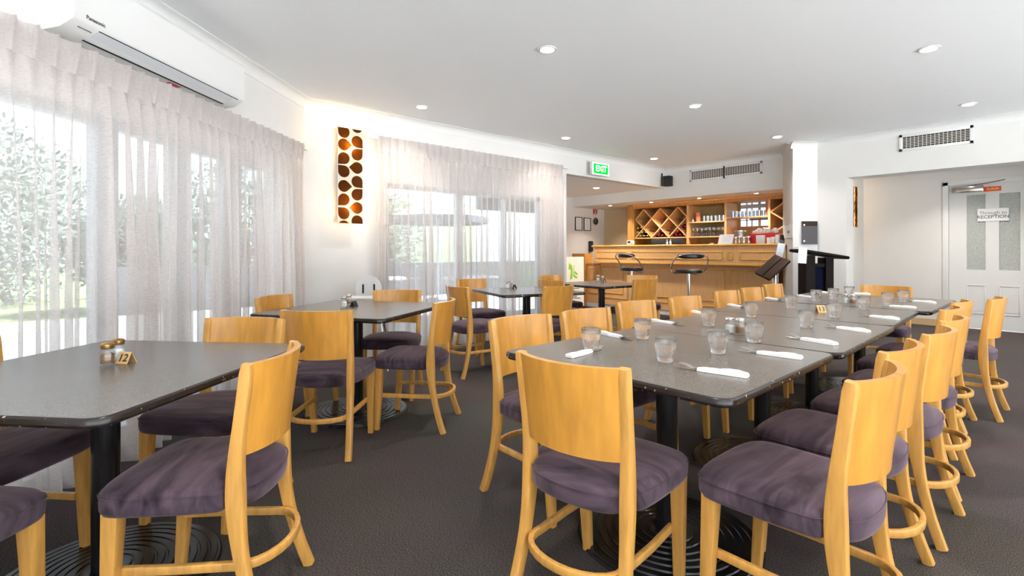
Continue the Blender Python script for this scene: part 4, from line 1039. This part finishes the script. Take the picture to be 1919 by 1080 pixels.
b = MB(); b.m = Matrix.Rotation(PI/2,4,'X'); b.lathe([(.088,.001),(.092,.02),(.084,.035),(.072,.03),(.072,.001)], 32); b.build('rim', M['chrome'], ck)
b = MB(); b.m = Matrix.Rotation(PI/2,4,'X'); b.lathe([(.001,.018),(.072,.018),(.072,.021),(.001,.021)], 32); b.build('face', M['black_matt'], ck)
MB().box(-.003,.003,-.025,-.023,0,.05).build('hand', M['white_plastic'], ck); hd = MB(); hd.m = Matrix.Rotation(math.radians(130),4,'Y'); hd.box(-.003,.003,-.028,-.026,0,.038); hd.build('hand', M['white_plastic'], ck)
xa, wa = ony(1112.5, YA-.01); xb, wb = ony(1120.2, YA-.01); zt, zb = min(zof(388.6,wa),2.062), zof(402.5,wb)
fs_ = empty('fire_extinguisher_sign'); tag(fs_, 'red fire extinguisher sign above the clock', 'sign')
MB().box(xa,xb,YA-.006,YA-.001,zb,zt).build('sign_panel', M['red'], fs_)
cx_ = (xa+xb)/2; MB().box(cx_-.012,cx_+.012,YA-.008,YA-.006,zb+.05,zt-.02).box(xa+.01,xb-.01,YA-.008,YA-.006,zb+.012,zb+.028).build('pictogram', M['white_plastic'], fs_)
X_, w_ = ony(1164, YA-.02); tag(MB().rbox(X_-.03,X_+.03,YA-.04,YA-.001,zof(407,w_),zof(400,w_),.006).build('wall_switch_box', M['white_plastic']), 'small white box on the wall edge beside the oak panel', 'switch box')
X_, w_ = ony(1108, YA-.05); tag(MB().rbox(X_-.04,X_+.03,YA-.10,YA-.001,zof(472,w_),zof(452,w_),.02).build('wall_phone', M['black_matt']), 'dark handset on the alcove wall left of the bar', 'telephone')
# A-frame board
x, y = 7.55, 6.78; ab = empty('a_frame_board', (x,y,0), math.radians(-48)); tag(ab, 'cream cafe board with green leaf logo beside the bar', 'board')
def slab(mb, y0, z0, y1, z1, hw, t): return mb.add([(-hw,y0,z0),(hw,y0,z0),(hw,y1,z1),(-hw,y1,z1),(-hw,y0+t,z0),(hw,y0+t,z0),(hw,y1+t,z1),(-hw,y1+t,z1)], [(0,1,2,3),(4,5,6,7),(0,1,5,4),(1,2,6,5),(2,3,7,6),(3,0,4,7)])
slab(MB(), -.22,.06,-.03,1.02,.19,.012).build('poster_panel', M['cream'], ab); slab(MB(), .24,.02,.02,1.0,.19,.015).build('rear_panel', M['oak_dark'], ab)
MB().box(-.2,.2,-.24,-.2,.0,.07).build('foot', M['black_matt'], ab)
def yy(z): return -.22+.19*(z-.06)/.96-.003
lf = MB()
for pts in ([(-.10,.90),(-.03,.84),(-.04,.76),(-.11,.78)],[(-.06,.80),(-.03,.80),(-.03,.60),(-.08,.56)],[(.0,.86),(.012,.86),(-.005,.64),(-.02,.64)],[(.02,.74),(.08,.68),(.06,.66),(-.0,.70)],[(-.01,.68),(.07,.62),(.04,.59),(-.01,.63)]):
    n_ = len(pts); lf.add([(a,yy(b_)-.001,b_) for a,b_ in pts]+[(a,yy(b_)+.002,b_) for a,b_ in pts], [tuple(range(n_)),tuple(range(2*n_-1,n_-1,-1))]+[(i,(i+1)%n_,n_+(i+1)%n_,n_+i) for i in range(n_)])
lf.build('logo', M['green_leaf'], ab)
ln = MB()
for z, a, b_ in ((.50,-.12,.13),(.485,-.12,.12),(.40,-.12,.10),(.33,-.1,.13),(.25,-.12,.06),(.215,-.12,.12),(.16,-.1,.02),(.125,-.12,.13)): ln.box(a,b_,yy(z)-.002,yy(z)+.001,z,z+.012)
ln.build('print_lines', M['ink'], ab)
tag(MB().rbox(7.95,8.2,6.85,7.2,0,1.08,.01).build('timber_stand', M['oak_dark']), 'dark timber stand behind the cafe board', 'stand')

# ------------------------------------------------------------------ high chair
x, y = W((689-CX)/F*4.95, 4.95); hc = empty('high_chair', (x,y,0), math.radians(48.9+10)-PI/2+PI); tag(hc, 'white high chair with chrome legs by the wall', 'high chair')
bs = MB(); out = [(-.115,.50)]+[(-.12,.60),(-.125,.72)]+[(.125*math.cos(a),.76+.125*math.sin(a)) for a in [PI-PI*i/14 for i in range(15)]]+[(.125,.72),(.12,.60),(.115,.50)]
def shell(pts, y0, t): 
    n_ = len(pts); return MB().add([(a,y0,z) for a,z in pts]+[(a,y0+t,z) for a,z in pts], [tuple(range(n_)),tuple(range(2*n_-1,n_-1,-1))]+[(i,(i+1)%n_,n_+(i+1)%n_,n_+i) for i in range(n_)])
shell(out,-.14,.025).build('backrest', M['white_plastic'], hc)
MB().box(-.062,-.045,-.116,-.1135,.71,.80).build('slot', M['black_hole'], hc); MB().box(.045,.062,-.116,-.1135,.71,.80).build('slot', M['black_hole'], hc)
MB().rbox(-.15,.15,-.15,.15,.50,.54,.015).build('seat', M['white_plastic'], hc)
MB().rbox(-.19,.19,.02,.26,.675,.70,.012).build('tray', M['white_plastic'], hc)
for a in (-1,1):
    MB().rbox(a*.15-.012,a*.15+.012,-.12,.14,.53,.69,.01).build('side', M['white_plastic'], hc)
    for b_ in (-1,1): MB().tube([(a*.13,b_*.12,.51),(a*.21,b_*.22,.0)], .012, 10).build('leg', M['chrome'], hc)

# ------------------------------------------------------------------ lectern, menu stand, papers
x, y = W((1536-CX)/F*6.35, 6.35); lc = empty('lectern', (x,y,0), math.radians(48.9-90)-PI/2+math.radians(45)); tag(lc, 'dark timber lectern with sloping top beside the white pillar', 'lectern')
lc.rotation_euler = (0,0,math.radians(-41.1))   # local x runs left-right across the view
MB().rbox(-.18,-.06,-.02,.16,0,1.08,.006).build('side_panel', M['lectern'], lc); MB().rbox(.07,.17,-.02,.16,0,1.05,.006).build('side_panel', M['lectern'], lc)
MB().box(-.06,.07,.02,.05,.0,.93).build('cloth_panel', M['navy'], lc)
MB().rbox(-.06,.07,.0,.15,.93,.975,.003).build('shelf', M['lectern'], lc)
tp = MB(); tp.m = Matrix.Translation((.0,.07,1.10)) @ Matrix.Rotation(math.radians(9),4,'Y'); tp.rbox(-.27,.34,-.15,.15,-.02,.02,.018,3); tp.build('sloping_top', M['lectern'], lc)
MB().rbox(-.25,.25,-.12,.24,0,.03,.006).build('base', M['lectern'], lc)
x, y = W((1453-CX)/F*6.85, 6.85); ms = empty('menu_stand', (x,y,0), math.radians(-41.1)); tag(ms, 'brown menu book on a chrome pole in front of the bar end', 'menu stand')
MB().tube([(0,0,.02),(0,0,.90)], .04, 16).build('pole', M['chrome'], ms); MB().lathe([(.001,0),(.17,.001),(.17,.012),(.05,.02),(.001,.02)], 30).build('base', M['chrome'], ms)
bk = MB(); bk.m = Matrix.Translation((-.06,-.05,.91)) @ Matrix.Rotation(math.radians(-42),4,'Y') @ Matrix.Rotation(math.radians(25),4,'X')
bk.rbox(-.19,.19,-.13,.13,-.012,.004,.004); bk.build('menu_cover', M['brown_leather'], ms)
b2 = MB(); b2.m = bk.m; b2.rbox(-.185,.185,-.145,-.02,.006,.03,.005).rbox(-.185,.185,.0,.13,.006,.024,.005); b2.build('open_pages', M['brown_leather'], ms)
x, y = W((1463-CX)/F*7.05, 7.05)
ah = empty('acrylic_leaflet_holder', (x,y,0), math.radians(-41.1)); tag(ah, 'clear acrylic leaflet holder hanging at the end of the bar', 'leaflet holder')
c = MB(); c.m = Matrix.Translation((0,0,1.14)) @ Matrix.Rotation(math.radians(12),4,'Y'); c.box(-.065,.065,-.004,0,-.17,.15); c.build('pocket', M['clear'], ah)
c = MB(); c.m = Matrix.Translation((0,.004,1.14)) @ Matrix.Rotation(math.radians(12),4,'Y'); c.box(-.05,.05,0,.001,-.14,.10); c.build('leaflet', M['paper'], ah)
# on pillar faces
pA, pB, pC = Vector((8.08,3.07)), Vector((7.47,2.71)), Vector((7.70,2.48))
def onpl(px, a, b):  # intersection of the pixel column with the vertical plane a-b -> fraction, depth
    k_ = (px-CX)/F; dx, dy = W(k_, 1.0); e_ = b-a
    det = dx*(-e_.y)-dy*(-e_.x); w_ = (a.x*(-e_.y)-a.y*(-e_.x))/det; u_ = (dx*a.y-dy*a.x)/det
    return u_, w_
def plate(mb, a, b, px0, px1, z0, z1, off, t):
    e_ = b-a; nn = Vector((e_.y,-e_.x)).normalized()
    if nn.dot(-a) < 0: nn = -nn
    u0 = onpl(px0,a,b)[0]; u1 = onpl(px1,a,b)[0]; q0 = a+e_*u0+nn*off; q1 = a+e_*u1+nn*off
    return mb.prism([tuple(q0),tuple(q1),tuple(q1+nn*t),tuple(q0+nn*t)], z0, z1)
w_ = onpl(1478,pA,pB)[1]; zt, zb = zof(422,w_), zof(446.5,w_)
pn = empty('pinned_notice'); tag(pn, 'white notice on the left face of the pillar', 'notice'); plate(MB(),pA,pB,1470.5,1487,zb,zt,.002,.003).build('sheet', M['paper'], pn)
plate(MB(),pA,pB,1477,1481,zb+.07,zb+.105,.0052,.001).build('emblem', mat('grey_print2',(.25,.25,.25),.6), pn)
w_ = onpl(1516,pB,pC)[1]
mh = empty('wall_menu_holder'); tag(mh, 'dark brown menu in a clear holder on the pillar', 'menu')
plate(MB(),pB,pC,1502,1530.5,zof(458,w_),zof(415,w_),.01,.02).build('menu_cover', M['brown_leather'], mh)
plate(MB(),pB,pC,1500,1532.5,zof(459.5,w_),zof(424,w_),.032,.003).build('clear_pocket', M['clear'], mh)
for zz in (422,452): plate(MB(),pB,pC,1504,1506.5,zof(zz+1.2,w_),zof(zz-1.2,w_),.031,.004).build('stud', M['chrome'], mh)
x, y = W((1493-CX)/F*6.16, 6.16)
kn = empty('hanging_paper', (x,y,0), math.radians(-41.1)); tag(kn, 'white paper sheet hanging over the left end of the lectern top', 'paper')
c = MB(); c.m = Matrix.Rotation(math.radians(4),4,'Y'); c.box(-.055,.05,-.002,0,.985,1.178).box(-.055,.05,-.002,.14,1.176,1.178); c.build('sheet', M['paper'], kn)

# ------------------------------------------------------------------ hallway door
door = tag(empty('door_1'), kind='structure')
ym = lambda px, X=XD: onx(px, X)[0]
tr = MB(); a = .07; X_ = XD-.02
tr.rbox(X_,XD+.001,yd0,yd0+a,0.0,2.16,.006).rbox(X_,XD+.001,yd1-a,yd1,0.0,2.16,.006).rbox(X_,XD+.001,yd1-a,yd0+a,2.10,2.18,.006); tr.build('door_frame', M['trim'], door)
XL_ = XD+.02
zz = lambda px, py: zof(py, onx(px, XL_)[1])
cols = [(ym(1812,XL_),ym(1847.5,XL_)),(ym(1873,XL_),ym(1912.7,XL_))]
zp0, zp1 = zz(1830,506), zz(1830,365); zl0, zl1 = zz(1830,588), zz(1830,534)
lv = MB(); ytop, ybot = yd0-.004, yd1+.004
edges = [ytop, cols[0][0], cols[0][1], cols[1][0], cols[1][1], ybot]
for i in (0,2,4): lv.box(XL_,XL_+.04,edges[i+1],edges[i],.008,2.105)
for i in (1,3): lv.box(XL_,XL_+.04,edges[i+1],edges[i],.008,zp0).box(XL_,XL_+.04,edges[i+1],edges[i],zp1,2.105)
lf = lv.build('door_leaf', M['trim'], door)
for i in (1,3):
    MB().box(XL_+.015,XL_+.022,edges[i+1],edges[i],zp0,zp1).build('obscure_pane', M['frosted'], lf)
    f = MB(); t = .014; y0_, y1_ = edges[i+1], edges[i]
    for a_,b_,c_,d_ in ((y0_,y0_+t,zl0,zl1),(y1_-t,y1_,zl0,zl1),(y0_,y1_,zl0,zl0+t),(y0_,y1_,zl1-t,zl1)): f.rbox(XL_-.008,XL_+.001,a_,b_,c_,d_,.004)
    f.box(XL_-.004,XL_,y0_+.04,y1_-.04,zl0+.04,zl1-.04); f.build('raised_panel', M['trim'], lf)
cl = empty('door_closer'); tag(cl, 'silver door closer with arm at the top of the hallway door', 'door closer')
MB().rbox(XD-.05,XL_-.001,ym(1843,XD-.05),ym(1786,XD-.05),1.985,2.075,.006).build('body', M['steel'], cl)
MB().tube([(XD-.03,ym(1818,XD-.03),2.085),(XD-.06,ym(1850,XD-.06),2.10),(XD-.025,ym(1884,XD-.03),2.135)], .009, 8).build('arm', M['chrome'], cl)
rs = empty('door_sign'); tag(rs, 'orange-red sign with yellow marks beside the door closer', 'sign')
ya, yb = ym(1844.5,XL_), ym(1877,XL_); zt, zb = zz(1860,349.5), zz(1860,358.5)
MB().box(XL_-.004,XL_-.0005,yb,ya,zb,zt).build('sign_panel', M['orange_sign'], rs)
mk = MB()
for i in range(8): y_ = ya-.03-i*(ya-yb-.05)/8; mk.box(XL_-.006,XL_-.004,y_-.012,y_,zb+.02+.006*(i%2),zt-.018-.006*(i%3))
mk.build('yellow_marks', M['yellow'], rs)
ps = empty('reception_sign'); ya, yb = ym(1832,XL_), ym(1891.6,XL_); zt, zb = zz(1860,390.5), zz(1860,414.5); tag(ps, 'white paper sign reading Through to RECEPTION on the door', 'sign')
MB().box(XL_-.006,XL_-.002,yb,ya,zb,zt).build('paper', M['paper'], ps)
bd = MB(); 
for a_,b_,c_,d_ in ((yb,yb+.004,zb,zt),(ya-.004,ya,zb,zt),(yb,ya,zb,zb+.004),(yb,ya,zt-.004,zt)): bd.box(XL_-.007,XL_-.006,a_,b_,c_,d_)
bd.build('border', M['grey_plastic'], ps)
gp = mat('grey_lettering',(.16,.14,.14),.6)
text('lettering','Through to',.062,gp,ps,(XL_-.0075,(ya+yb)/2,zt-.065),(PI/2,0,-PI/2),.0003); text('lettering','RECEPTION',.064,gp,ps,(XL_-.0075,(ya+yb)/2,zb+.06),(PI/2,0,-PI/2),.0003, bold=.001)
